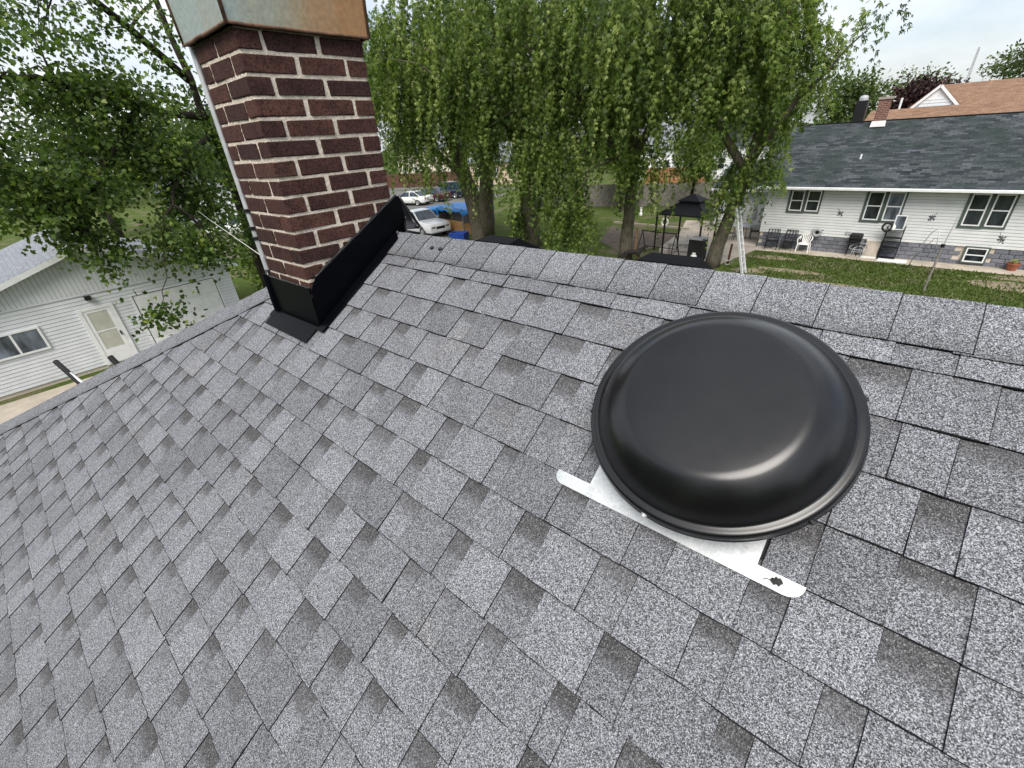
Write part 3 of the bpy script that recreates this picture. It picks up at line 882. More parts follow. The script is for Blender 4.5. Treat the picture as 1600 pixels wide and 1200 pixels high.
mb = MB(); mb.tube([(-.011, .001, .002), (-.018, .003, .002), (-.024, .0, .0015)], .0008, 5); mb.build('stalk', MATS['dry_leaf'], lf)

# ------------------------------------------------------------------ low box vents on the far slope
def box_vent(u, s, label):
    ly = RIDGE_A.y + s * math.cos(AL); lz = RIDGE_A.z - s * math.sin(AL)
    o = thing('box_vent', label, 'roof vent', group=None)
    o.matrix_world = Matrix.Translation((u, ly, lz)) @ Matrix(((1, 0, 0, 0), (0, DB.y, NB.y, 0), (0, DB.z, NB.z, 0), (0, 0, 0, 1)))
    mb = MB()
    w, l, h = .10, .14, .150
    mb.add([(-w, -l * .5, h * .86), (w, -l * .5, h * .86), (w, l, h * 1.05), (-w, l, h * 1.05), (-w * 1.18, -l * 1.05, h * .45), (w * 1.18, -l * 1.05, h * .45), (w * 1.18, l, h * .55), (-w * 1.18, l, h * .55),
            (-w * 1.18, -l * 1.05, .01), (w * 1.18, -l * 1.05, .01), (w * 1.18, l, .01), (-w * 1.18, l, .01)],
           [(0, 1, 2, 3), (4, 5, 1, 0), (5, 6, 2, 1), (7, 4, 0, 3), (6, 7, 3, 2), (8, 9, 5, 4), (9, 10, 6, 5), (11, 8, 4, 7), (10, 11, 7, 6)])
    bevel(mb.build('hood', M_VENTB, o), .004, 2)
    mb = MB(); mb.box(-.2, .2, -.2, .22, .004, .008); mb.build('flange', M_VENTB, o)
box_vent(-1.57, .33, 'low black box vent behind the ridge, the one nearer the chimney')
box_vent(-.665, .33, 'low black box vent behind the ridge, near the round domed vent')

# ------------------------------------------------------------------ ladder standoff hooked over the hip edge
st = thing('ladder_standoff', 'dark ladder standoff with two rubber-tipped arms poking above the hip edge', 'ladder standoff', (-4.75, .12, 4.35))
mb = MB(); mb.tube([(-.16, -.19, .30), (.05, -.11, .12), (.33, .12, .16), (.62, .26, .22)], .012, 8); mb.build('arm', M_ALU, st, smooth=True)
for a, b in (((-.17, -.19, .31), (.02, -.13, .13)), ((.58, .09, .44), (.64, .115, .34))):
    mb = MB(); mb.tube([a, b], [.019, .019], 10); bevel(mb.build('rubber_tip', M_RUBBER, st), .006, 2)

# ------------------------------------------------------------------ building helpers
M_JOINTSHADE = simple('siding_joint_shade', (.16, .165, .17), .9, var=.3, scale=5)  # dark grey standing in for the shadow lines between boards
def siding(mb, x0, x1, z0, z1, y, pitch=.1, out=.012, mi=0, gap=.017):
    """lap siding on a wall facing -y: each board leans out at its foot"""
    z = z0
    while z < z1 - 1e-4:
        zt = min(z + pitch, z1)
        mb.quad((x0, y - out, z + gap), (x1, y - out, z + gap), (x1, y - .002, zt), (x0, y - .002, zt), mi)
        mb.quad((x0, y + .001, z + gap), (x1, y + .001, z + gap), (x1, y - out, z + gap), (x0, y - out, z + gap), mi)
        mb.quad((x0, y - .001, z), (x1, y - .001, z), (x1, y - .001, z + gap), (x0, y - .001, z + gap), 1)  # strip painted dark in place of the shadow under the lap
        z = zt
def uvquad(o, face, uvs):
    me = o.data
    uv = me.uv_layers.get('UVMap') or me.uv_layers.new(name='UVMap')
    for li, c in zip(me.polygons[face].loop_indices, uvs): uv.data[li].uv = c
def roof_plane(name, pts, mat, parent, thick=.05):
    """sloping roof plate with UVs in metres; pts = low left, low right, high right, high left"""
    a, b, c, d = [Vector(p) for p in pts]
    n = (b - a).cross(d - a).normalized()
    mb = MB(); mb.slab([a, b, c, d], n * thick)
    o = mb.build(name, mat, parent)
    ex = (b - a).normalized(); ey = n.cross(ex)
    uv = o.data.uv_layers.new(name='UVMap')
    for p in o.data.polygons:
        for li in p.loop_indices:
            q = o.data.vertices[o.data.loops[li].vertex_index].co - a
            uv.data[li].uv = (q.dot(ex) + 20, q.dot(ey) + 20)
    return o
def window(parent, x0, x1, z0, z1, y, trim=.0, trim_m=None, split='h', glass=None, fw=.055, curtain=False):
    """window facing -y: optional flat trim board, white frame, panes; sub-parts of one window part"""
    mb = MB()
    if trim_m:
        t = trim
        for a in ((x0 - t, x0, z0 - t, z1 + t), (x1, x1 + t, z0 - t, z1 + t), (x0, x1, z1, z1 + t), (x0, x1, z0 - t, z0)):
            mb.box(a[0], a[1], y - .045, y + .01, a[2], a[3])
        w = mb.build('window', trim_m, parent)
        fd = .038
    else:
        w = None; fd = .045
    mb = MB()
    for a in ((x0 + .002, x0 + fw, z0 + .002, z1 - .002), (x1 - fw, x1 - .002, z0 + .002, z1 - .002), (x0 + fw, x1 - fw, z1 - fw, z1 - .002), (x0 + fw, x1 - fw, z0 + .002, z0 + fw)):
        mb.box(a[0], a[1], y - fd, y + .01, a[2], a[3])
    zm = (z0 + z1) / 2; xm = (x0 + x1) / 2
    if split == 'h': mb.box(x0 + fw, x1 - fw, y - fd + .004, y + .01, zm - fw * .45, zm + fw * .45)
    if split == 'v': mb.box(xm - fw * .45, xm + fw * .45, y - fd + .004, y + .01, z0 + fw, z1 - fw)
    f = mb.build('window_frame' if w else 'window', M_WPAINT, w or parent)
    w = w or f
    pn = [(x0 + fw, x1 - fw, z0 + fw, zm - fw * .45), (x0 + fw, x1 - fw, zm + fw * .45, z1 - fw)] if split == 'h' else [(x0 + fw, xm - fw * .45, z0 + fw, z1 - fw), (xm + fw * .45, x1 - fw, z0 + fw, z1 - fw)] if split == 'v' else [(x0 + fw, x1 - fw, z0 + fw, z1 - fw)]
    for a in pn:
        mb = MB(); mb.box(a[0], a[1], y - .027, y - .021, a[2], a[3]); mb.build('pane', glass or M_GLASS, w)
    return w

# ------------------------------------------------------------------ neighbour's house
nh = thing('bungalow', 'long white sided bungalow with dark shingled roof, green window trim and grey block base', 'house', (-5.96, 26.99, 0), R(-2))
NL, ND = 16.0, 9.2
FZ, WZ = .75, 2.98
mb = MB(); siding(mb, 0, NL, FZ, WZ, 0, .128, .016, gap=.011)
mb.box(0.001, NL, .004, ND, FZ + .001, WZ)
mb.add([(0, .002, WZ), (0, ND, WZ), (0, ND / 2, 5.45)], [(0, 1, 2)])
mb.build('wall', [M_SIDING, M_JOINTSHADE], nh)
mb = MB(); mb.box(.03, NL, .05, ND, 0, FZ - .002); mb.build('foundation', M_MORTAR, nh)
M_BLOCK = brick_material('grey_block', (0.17, 0.19, 0.22), (0.22, 0.24, 0.28), (0.27, 0.29, 0.33))
bm = bmesh.new(); bmesh.ops.create_cube(bm, size=1)
for v in bm.verts: v.co = Vector((v.co.x * .385, v.co.y * .08, v.co.z * .172))
bmesh.ops.bevel(bm, geom=list(bm.edges), offset=.014, segments=1, affect='EDGES')
for v in bm.verts:
    if v.co.y < -.03: v.co.y += random.uniform(-.012, .006)
blk = bpy.data.meshes.new('foundation_block'); bm.to_mesh(blk); bm.free(); blk.materials.append(M_BLOCK)
for r in range(4):
    x = .2 if r % 2 == 0 else .4
    while x < 10.6:
        if not (8.0 < x < 8.95 and r >= 1):
            o = bpy.data.objects.new('foundation_block', blk); COL.objects.link(o); o.parent = nh
            o.location = (x, .045 + random.uniform(-.006, .006), .095 + r * .184)
        x += .4
roof_plane('roof', [(-.62, -.45, 2.99), (NL, -.45, 2.99), (NL, ND / 2, 5.48), (-.62, ND / 2, 5.48)], M_ROOFD, nh)
roof_plane('roof', [(NL, ND + .45, 2.99), (-.62, ND + .45, 2.99), (-.62, ND / 2, 5.48), (NL, ND / 2, 5.48)], M_ROOFD, nh)
mb = MB(); mb.tube([(-.63, ND / 2, 5.535), (NL, ND / 2, 5.535)], .045, 8); mb.build('ridge_cap', M_EDGE, nh, smooth=True)
mb = MB(); mb.box(-.66, NL, -.58, -.452, 2.90, 3.02); bevel(mb.build('gutter', M_WPAINT, nh), .02, 2)
mb = MB(); mb.quad((-.6, -.45, 2.93), (NL, -.45, 2.93), (NL, .0, 2.96), (-.6, .0, 2.96)); mb.build('soffit', M_WHITE, nh)
for (x0, x1, z0, z1) in ((1.03, 2.5, 1.80, 2.88), (4.15, 5.65, 1.55, 2.88), (7.54, 9.0, 1.52, 2.88), (12.2, 13.7, 1.52, 2.88)):
    t = .10; xm = (x0 + x1) / 2
    window(nh, x0 + t, xm - .07, z0 + t * .7, z1 - .05, 0, t * .98, M_GREENTRIM, 'h', fw=.05)
    window(nh, xm + .07, x1 - t, z0 + t * .7, z1 - .05, 0, .068, M_GREENTRIM, 'h', glass=M_GLASSB if x0 == 4.15 else M_GLASS, fw=.05)
mb = MB(); mb.box(8.14, 8.80, -.02, .06, .14, .76)
window(nh, 8.14, 8.80, .15, .74, -.02, .05, M_GREENTRIM, 'h', fw=.05)
mb = MB(); mb.box(3.80, 3.88, -.05, 0, .92, 1.06); mb.box(3.92, 4.0, -.05, 0, .92, 1.06); mb.build('outlet_box', M_GREYP, nh)
# brick chimney of the bungalow
mb = MB(); mb.box(3.06, 3.52, ND / 2 - .55, ND / 2 - .12, 4.9, 6.45)
cm_ = brick_material('old_red_brick', (.12, .04, .025), (.16, .06, .04), (.2, .08, .05))
tt = NT('far_brickwork'); oo = tt.obj(); br = tt.n('ShaderNodeTexBrick'); br.inputs['Scale'].default_value = 1.0
br.inputs['Brick Width'].default_value = .21; br.inputs['Row Height'].default_value = .075; br.inputs['Mortar Size'].default_value = .008
br.inputs['Color1'].default_value = (.13, .04, .028, 1); br.inputs['Color2'].default_value = (.19, .075, .05, 1); br.inputs['Mortar'].default_value = (.32, .26, .22, 1)
mp = tt.n('ShaderNodeMapping'); mp.inputs['Rotation'].default_value = (R(90), 0, 0); tt.link(oo[0], oo[1], mp, 'Vector'); tt.link(mp, 'Vector', br, 'Vector'); tt.base((br, 'Color')); tt.set(rough=.9)
M_FARBRICK = tt.m
c_ = mb.build('chimney', M_FARBRICK, nh)
mb = MB(); mb.box(3.02, 3.56, ND / 2 - .59, ND / 2 - .08, 6.45, 6.56); mb.build('chimney_cap', M_WALKC, c_)
mb = MB(); mb.slab([(2.98, ND / 2 - .60, 5.30), (3.60, ND / 2 - .60, 5.30), (3.57, ND / 2 - .57, 5.55), (3.01, ND / 2 - .57, 5.55)], (0, .02, 0)); mb.build('flashing', M_WPAINT, c_)
mb = MB(); mb.tube([(3.3, 1.6, 3.95), (3.3, 1.6, 4.25)], .04, 10); mb.build('vent_pipe', M_WPAINT, nh)
# rear wing in the shade of the tree
mb = MB(); siding(mb, -3.6, 0, .25, 2.45, 3.3, .128, .016, gap=.011); mb.box(-3.6, -.001, 3.304, 8.4, .25, 2.45); mb.build('wing_wall', [M_GSIDING, M_JOINTSHADE], nh)
mb = MB(); mb.box(-3.57, -.001, 3.33, 8.3, 0, .248); mb.build('wing_foundation', M_MORTAR, nh)
roof_plane('wing_roof', [(-3.9, 2.95, 2.45), (-.63, 2.95, 2.45), (-.63, 5.8, 3.7), (-3.9, 5.8, 3.7)], M_ROOFD, nh)
mb = MB(); mb.box(-3.92, -.64, 2.86, 2.948, 2.36, 2.48); mb.build('wing_gutter', M_WPAINT, nh)
NHM = Matrix.Translation((-5.96, 26.99, 0)) @ Matrix.Rotation(R(-2), 4, 'Z')
def nl(x, y, z=0): return tuple(NHM @ Vector((x, y, z)))

M_ORN = simple('grey_iron', (.10, .10, .11), .6, .3, var=.3, scale=12)
# wall butterflies
def butterfly(x, z, s, label, tilt):
    o = thing('butterfly_ornament', label, 'wall ornament', nl(x, -.03, z), R(-2))
    for sx in (-1, 1):
        mb = MB()
        for ring in ([(.02, .02), (.12, .17), (.30, .22), (.32, .08), (.14, -.01)], [(.02, 0), (.15, -.03), (.22, -.13), (.12, -.20), (.03, -.06)]):
            pts = [(sx * a * s, 0, b * s) for a, b in ring]; 
            c = Vector([sum(q[i] for q in pts) / 5 for i in range(3)])
            mb.slab([tuple(c + (Vector(q) - c) * 1.0) for q in pts], (0, .010, 0))
        w = mb.build('wing', M_ORN, o); w.rotation_euler = (0, tilt, sx * R(12))
    mb = MB(); mb.tube([(0, -.01, -.13 * s), (0, -.01, 0), (0, -.01, .1 * s)], [.008 * s, .016 * s, .010 * s], 6)
    mb.build('body', M_ORN, o)
butterfly(3.35, 1.86, .95, 'dark grey metal butterfly on white siding nearest the hose reel', R(4))
butterfly(6.66, 1.85, 1.1, 'dark grey metal butterfly on white siding between the wide paired windows', R(-4))
butterfly(9.01, 1.17, 1.2, 'dark grey metal butterfly on white siding above the basement window', R(8))

# patio chairs against the wall
def arm_chair(name, label, loc, rz, group=None):
    o = thing(name, label, 'chair', loc, rz, group)
    for sx in (-.26, .26):
        mb = MB(); mb.tube([(sx, -.25, 0), (sx, -.24, .62), (sx, -.10, .65), (sx, .22, .64)], .016, 6); mb.build('arm', M_BLACK, o)
        mb = MB(); mb.tube([(sx, .25, 0), (sx, .22, .42), (sx, .30, .95)], .016, 6); mb.build('leg', M_BLACK, o)
    mb = MB(); mb.box(-.25, .25, -.25, .24, .39, .42); mb.build('seat', M_BLACK, o)
    mb = MB(); mb.bar((-.26, .30, .95), (.26, .30, .95), .03); mb.bar((-.26, .24, .52), (.26, .24, .52), .025)
    mb.build('back_frame', M_BLACK, o)
    for k in range(7):
        x = -.2 + k * .0667
        mb = MB(); mb.bar((x, .243, .52), (x + (.03 if k % 2 else -.03), .298, .945), .014); mb.build('back_slat', M_BLACK, o)
    return o
arm_chair('patio_chair', 'black metal armchair against the grey block base, at the corner of the bungalow', nl(.80, -.42), R(8))
arm_chair('patio_chair', 'black metal armchair against the block base, beside the white plastic chair', nl(1.55, -.36), R(-6))
wc = thing('plastic_chair', 'white moulded plastic armchair standing by the bungalow wall', 'chair', nl(2.27, -.42), R(-2))
for sx in (-1, 1):
    mb = MB(); mb.tube([(sx * .27, -.26, 0), (sx * .24, -.2, .40)], [.022, .032], 6); mb.build('leg', M_PLASTW, wc)
    mb = MB(); mb.tube([(sx * .27, .26, 0), (sx * .23, .2, .40)], [.022, .032], 6); mb.build('leg', M_PLASTW, wc)
    mb = MB(); mb.tube([(sx * .24, -.2, .40), (sx * .29, -.2, .62), (sx * .29, .05, .64), (sx * .25, .24, .70)], [.025, .025, .03, .03], 6); mb.build('arm', M_PLASTW, wc)
mb = MB(); mb.box(-.24, .24, -.22, .22, .385, .42); bevel(mb.build('seat', M_PLASTW, wc), .01, 2)
mb = MB()
pts = [(-.25, .24, .55), (-.24, .27, .72), (-.15, .30, .86), (0, .31, .90), (.15, .30, .86), (.24, .27, .72), (.25, .24, .55)]
mb.tube(pts, .02, 6); mb.build('back_frame', M_PLASTW, wc)
for k in range(5):
    x = -.16 + .08 * k; mb = MB(); mb.bar((x * .8, .21, .42), (x, .29, .86 - abs(x) * .3), .045, .012); mb.build('back_slat', M_PLASTW, wc)

hs = thing('hose_reel', 'coiled grey garden hose on a wall reel', 'hose', nl(2.64, -.1, .92), R(-2))
mb = MB()
for k, (r, y) in enumerate(((.20, 0), (.185, -.04), (.16, -.07), (.21, -.05), (.17, .02), (.13, -.05))):
    mb.tube([(r * math.cos(a * .4), y, r * math.sin(a * .4) * .85) for a in range(17)], .022, 6)
mb.build('hose', M_GREYP, hs, smooth=True)
mb = MB(); mb.tube([(-.26, .02, .10), (0, -.02, .16), (.26, .0, .12)], .018, 6); mb.box(-.05, .05, .02, .09, -.05, .15); mb.build('reel_bracket', M_BLACK, hs)
gr = thing('tabletop_grill', 'small black covered grill with rounded lid by the wall outlets', 'grill', nl(4.28, -.28, .72), R(-2))
mb = MB(); mb.box(-.25, .25, -.18, .18, .05, .32); bevel(mb.build('lid', M_RUBBER, gr), .07, 3)
mb = MB(); mb.box(-.23, .23, -.16, .16, -.06, .05); mb.build('firebox', M_BLACK, gr)
mb = MB()
for sx in (-.2, .2):
    for sy in (-.13, .13): mb.tube([(sx, sy, -.72), (sx, sy, -.05)], .014, 5)
mb.build('stand', M_BLACK, gr)
lc = thing('lawn_chair', 'bare round lawn chair frame of pale tubes beside the leaning board', 'chair', nl(4.52, -.5), R(-10))
for dz, r in ((.42, .36), (.30, .22)):
    mb = MB(); mb.tube([(r * math.cos(k * .42), r * math.sin(k * .42), dz + .18 * max(0, math.sin(k * .42))) for k in range(16)], .014, 6); mb.build('seat_ring', M_GREYP, lc)
for k in range(4):
    a = R(45 + 90 * k); mb = MB(); mb.tube([(.28 * math.cos(a), .28 * math.sin(a), 0), (.24 * math.cos(a), .24 * math.sin(a), .40)], .012, 5); mb.build('leg', M_GREYP, lc)
bd = thing('leaning_board', 'grey board with pale battens leaning on the block base', 'board', nl(4.98, -.30), R(-2))
mb = MB(); mb.slab([(-.27, -.2, 0), (.27, -.2, 0), (.27, .26, .80), (-.27, .26, .80)], (0, .03, 0)); mb.build('panel', M_CONC, bd)
for f in (.06, .93):
    mb = MB(); y = -.2 + .46 * f; z = .80 * f; mb.box(-.28, .28, y - .03, y - .002, z - .03, z + .05); mb.build('batten', M_PLASTW, bd)
sh = thing('wire_shelf', 'tall black open shelf rack below the window with junk on it', 'shelf', nl(5.62, -.28), R(-2))
for sx in (-.3, .3):
    for sy in (-.16, .16):
        mb = MB(); mb.bar((sx, sy, 0), (sx, sy, 1.48), .03); mb.build('post', M_BLACK, sh)
for z in (.06, .52, .95, 1.28):
    mb = MB(); mb.box(-.31, .31, -.17, .17, z, z + .025); mb.build('shelf_board', M_BLACK, sh)
wl = thing('spare_wheel', 'dark spoked wheel on the black shelf rack', 'wheel', nl(5.30, -.42, 1.42), R(-2))
mb = MB(); mb.tube([(.17 * math.cos(k * .35), 0, .17 * math.sin(k * .35)) for k in range(19)], .045, 8); mb.build('tyre', M_RUBBER, wl, smooth=True)
for k in range(5):
    a = k * R(72); mb = MB(); mb.bar((0, 0, 0), (.15 * math.cos(a), 0, .15 * math.sin(a)), .03); mb.build('spoke', M_GREYP, wl)
jg = thing('jug', 'white plastic jug on the shelf rack beside the wheel', 'jug', nl(5.52, -.40, 1.305), 0)
mb = MB(); mb.lathe([(.001, 0), (.07, 0), (.075, .02), (.075, .14), (.05, .2), (.025, .22), (.025, .25), (.001, .25)], 14); mb.build('bottle', M_PLASTW, jg, smooth=True)
fr = thing('window_screen', 'spare white framed window sash leaning on top of the shelf rack', 'window frame', nl(5.68, -.30, 1.305), R(-2))
mb = MB()
for a in ((-.2, -.16, 0, .62), (.16, .2, 0, .62), (-.16, .16, 0, .04), (-.16, .16, .58, .62)): mb.box(a[0], a[1], -.02, .02, a[2], a[3])
mb.build('frame', M_WPAINT, fr)
mb = MB(); mb.box(-.16, .16, -.004, .004, .04, .58); mb.build('pane', M_GLASSB, fr)
mt = thing('white_board', 'flat white board lying on the walkway in front of the shelf', 'board', nl(5.88, -.62, .02), R(-4))
mb = MB(); mb.box(-.52, .52, -.28, .28, 0, .04); bevel(mb.build('panel', M_WPAINT, mt), .01, 2)
pt = thing('flower_pot', 'terracotta pot with small yellow-green plant by the basement window', 'pot', nl(9.66, -.25), 0)
mb = MB(); mb.lathe([(.001, 0), (.13, 0), (.19, .26), (.21, .26), (.21, .31), (.18, .31), (.17, .26), (.001, .26)], 20); mb.build('pot', M_TERRA, pt, smooth=False)
mb = MB()
for k in range(40):
    a = random.uniform(0, 6.28); r = random.uniform(.0, .14); h = random.uniform(.30, .46)
    c = Vector((r * math.cos(a), r * math.sin(a), h)); s = .05
    mb.quad(c + Vector((-s, 0, -.02)), c + Vector((0, -s, .01)), c + Vector((s, 0, .03)), c + Vector((0, s, 0)))
mb.build('plant', simple('yellow_green_leaf', (.45, .5, .12), .6, var=.3, scale=20), pt, kind='stuff')
pl = thing('clothes_pole', 'leaning grey pole with clamp and bent pipe standing in the lawn', 'pole', (1.13, 21.88, 0), 0)
mb = MB(); mb.tube([(0, 0, 0), (.02, .03, 1.7)], .035, 8); mb.build('post', M_WOODG, pl)
mb = MB(); mb.tube([(.02, .03, 1.6), (.10, .05, 2.62)], .018, 6); mb.build('rod', M_STEEL, pl)
mb = MB(); mb.lathe([(.03, -.05), (.06, -.05), (.06, .05), (.03, .05)], 10, Matrix.Translation((.02, .03, 1.68))); mb.build('clamp', M_BLACK, pl)
ho = thing('bent_pipe', 'thin grey pipe bent into a hoop beside the leaning lawn pole', 'pipe', nl(6.5, -1.6, 0), R(-2))
mb = MB(); mb.tube([(0, 0, 0), (.16, -.2, .9), (.34, -.35, 1.55), (.45, -.4, 1.72), (.56, -.4, 1.66), (.62, -.45, 1.3), (.66, -.5, 1.0)], .016, 6); mb.tube([(.1, -.1, .45), (.50, -.30, 1.35), (.62, -.42, 1.36)], .012, 5); mb.build('pipe', M_STEEL, ho, smooth=True)
for x, y, s in ((.70, 21.76, .09), (.86, 21.7, .06)):
    pass

# ------------------------------------------------------------------ brown roofed house behind
bh = thing('brown_roof_house', 'house with brown shingled roof and a white gabled dormer, behind the bungalow', 'house', (0, 47, 0), R(-2))
mb = MB(); mb.box(-4.2, 14, -2.5, 9, 0, 4.9); mb.build('wall', M_CREAM, bh)
roof_plane('roof', [(-4.6, -3.2, 4.75), (14.5, -3.2, 4.75), (14.5, .7, 5.95), (-4.6, .7, 5.95)], M_ROOFB, bh)
roof_plane('roof', [(-1.0, .72, 5.8), (3.7, .72, 5.8), (4.0, 5.5, 7.35), (-1.3, 5.5, 7.35)], M_ROOFB, bh)
roof_plane('roof', [(14.5, 10, 5.0), (3.8, 10, 5.0), (3.8, 5.5, 7.35), (14.5, 5.5, 7.35)], M_ROOFB, bh)
mb = MB(); mb.slab([(-2.35, .9, 5.75), (.35, .9, 5.75), (-1.0, .9, 7.1)], (0, 4, 0)); d_ = mb.build('dormer', M_WPAINT, bh)
mb = MB(); siding(mb, -1.9, -.1, 5.8, 6.5, .88, .2, .02); mb.build('dormer_siding', [M_GSIDING, M_JOINTSHADE], d_)
for a, b in (((-2.55, .82, 5.68), (-1.0, .82, 7.25)), ((.55, .82, 5.68), (-1.0, .82, 7.25))):
    mb = MB(); mb.bar(a, b, .14, .16); mb.build('dormer_trim', M_WPAINT, d_)
roof_plane('dormer_roof', [(-2.7, 5, 5.66), (-2.7, .8, 5.66), (-1.0, .8, 7.3), (-1.0, 5, 7.3)], M_ROOFB, d_, .06)
roof_plane('dormer_roof', [(.7, .8, 5.66), (.7, 5, 5.66), (-1.0, 5, 7.3), (-1.0, .8, 7.3)], M_ROOFB, d_, .06)
mb = MB(); mb.tube([(-3.0, 1.2, 5.9), (-3.0, 1.2, 6.7)], .07, 8); mb.build('vent_pipe', M_WPAINT, bh)
dc = thing('flue_stack', 'dark square flue stack with pale cap behind the bungalow ridge', 'chimney', (-4.35, 39.5, 0), R(-2))
mb = MB(); mb.box(-.3, .3, -.3, .3, 0, 6.6); mb.build('stack', M_BLACK, dc)
mb = MB(); mb.lathe([(.001, 6.9), (.2, 6.85), (.24, 6.75), (.24, 6.6), (.1, 6.6)], 14); mb.build('cap', M_GREYP, dc)
an = thing('radio_mast', 'tall thin lattice radio mast far behind the copper tree', 'mast', (.5, 80, 0), 0)
mb = MB(); mb.tube([(-.15, 0, 0), (-.05, 0, 11.4)], .05, 5); mb.tube([(.15, 0, 0), (.05, 0, 11.4)], .05, 5); mb.build('legs', M_GREYP, an)
for k in range(12):
    mb = MB(); mb.bar((-.14, 0, .5 + k * .9), (.13, 0, 1.2 + k * .9), .03); mb.build('brace', M_GREYP, an)

# ------------------------------------------------------------------ back garden
gz = thing('gazebo', 'black grill gazebo with two-tier canopy on scrolled posts', 'gazebo', (-8.55, 23.75, .012), R(-8))
gw, gd = 1.28, .95
for sx in (-1, 1):
    for sy in (-1, 1):
        mb = MB(); mb.bar((sx * gw * .78, sy * gd * .8, 0), (sx * gw * .78, sy * gd * .8, 2.1), .07)
        p_ = mb.build('post', M_BLACK, gz)
        mb = MB(); mb.bar((sx * gw * .78, sy * gd * .8, 1.7), (sx * gw * .5, sy * gd * .8, 2.08), .03); mb.build('brace', M_BLACK, p_)
def hip_canopy(w, d, w2, d2, z0, z1, lip):
    mb = MB()
    a = [(-w, -d, z0), (w, -d, z0), (w, d, z0), (-w, d, z0)]; b = [(-w2, -d2, z1), (w2, -d2, z1), (w2, d2, z1), (-w2, d2, z1)]
    for i in range(4):
        j = (i + 1) % 4
        mb.quad(a[i], a[j], b[j], b[i]); mb.quad((a[i][0], a[i][1], z0 - lip), (a[j][0], a[j][1], z0 - lip), a[j], a[i])
    mb.quad(*b)
    return mb
M_CANOPY = simple('black_canopy', (.016, .017, .024), .75, var=.2, scale=4)
hip_canopy(gw, gd, .42, .30, 2.08, 2.62, .08).build('canopy', M_CANOPY, gz)
hip_canopy(.58, .44, .06, .04, 2.66, 2.95, .05).build('top_canopy', M_CANOPY, gz)
for sx in (-1, 1):
    mb = MB(); mb.bar((sx * gw, -gd, 2.09), (sx * .42, -.30, 2.63), .035); mb.build('hip_rib', M_BLACK, gz)
sw = thing('swing_frame', 'empty black A-frame garden swing stand beside the gazebo', 'swing', (-9.65, 22.55, 0), R(-6))
for sx in (-.95, .95):
    for sy in (-.5, .5):
        mb = MB(); mb.tube([(sx * 1.05, sy, 0), (sx, 0, 1.25)], .025, 6); mb.build('leg', M_BLACK, sw)
    mb = MB(); mb.tube([(sx * 1.03, -.36, .35), (sx * 1.03, .36, .35)], .02, 6); mb.build('stretcher', M_BLACK, sw)
mb = MB(); mb.tube([(-1.0, 0, 1.25), (1.0, 0, 1.25)], .03, 8); mb.build('top_bar', M_BLACK, sw)
mb = MB(); mb.tube([(-.97, .3, .42), (.97, .3, .42)], .02, 6); mb.build('rear_bar', M_BLACK, sw)
sp = thing('lantern_post', 'tall black scrolled lantern post beside the flower bed', 'post', (-10.45, 23.95, 0), 0)
mb = MB(); mb.tube([(0, 0, 0), (0, 0, 2.0)], .045, 8); mb.build('shaft', M_BLACK, sp)
for z in (1.0, 1.35, 1.7):
    mb = MB(); mb.lathe([(.05, -.05), (.09, 0), (.05, .05)], 10, Matrix.Translation((0, 0, z))); mb.build('collar', M_BLACK, sp)
cb = thing('smoker_cabinet', 'tall black smoker cabinet with a white gas bottle at its foot', 'smoker', (-7.62, 22.6, .012), R(-8))
mb = MB(); mb.box(-.36, .36, -.28, .28, .08, 1.05); bevel(mb.build('cabinet', M_RUBBER, cb), .02, 2)
mb = MB(); mb.box(-.38, .38, -.30, .30, 1.055, 1.12); mb.build('lid', M_GREYP, cb)
for sx in (-.3, .3):
    mb = MB(); mb.box(sx - .03, sx + .03, -.25, .25, 0, .08); mb.build('foot', M_RUBBER, cb)
gb = thing('gas_bottle', 'round white gas bottle in front of the black smoker cabinet', 'gas bottle', (-7.60, 22.16, .012), 0)
mb = MB(); mb.lathe([(.11, 0), (.11, .03), (.14, .07), (.155, .14), (.155, .28), (.13, .36), (.06, .40), (.04, .41)], 18); mb.build('tank', M_PLASTW, gb, smooth=True)
mb = MB(); mb.lathe([(.09, .39), (.09, .47), (.085, .47), (.085, .39)], 14); mb.build('collar', M_PLASTW, gb)
mb = MB(); mb.tube([(0, 0, .4), (0, 0, .46), (.05, 0, .46)], .015, 6); mb.build('valve', M_STEEL, gb)
# ladder leaning in the right-hand maple
ld = thing('ladder', 'aluminium extension ladder leaning against a maple trunk', 'ladder', (-4.98, 21.28, 0), 0)
la, lb = Vector((0, 0, 0)), Vector((-.86, .35, 2.75))
dl = (lb - la).normalized(); sl = Vector((.06, 1, 0)).normalized() * .19
for s in (-1, 1):
    mb = MB(); mb.bar(la + sl * s, lb + sl * s, .05, .10); mb.build('rail', M_ALU, ld)
for k in range(10):
    c = la + dl * (.2 + .28 * k); mb = MB(); mb.tube([c - sl, c + sl], .017, 6); mb.build('rung', M_ALU, ld)
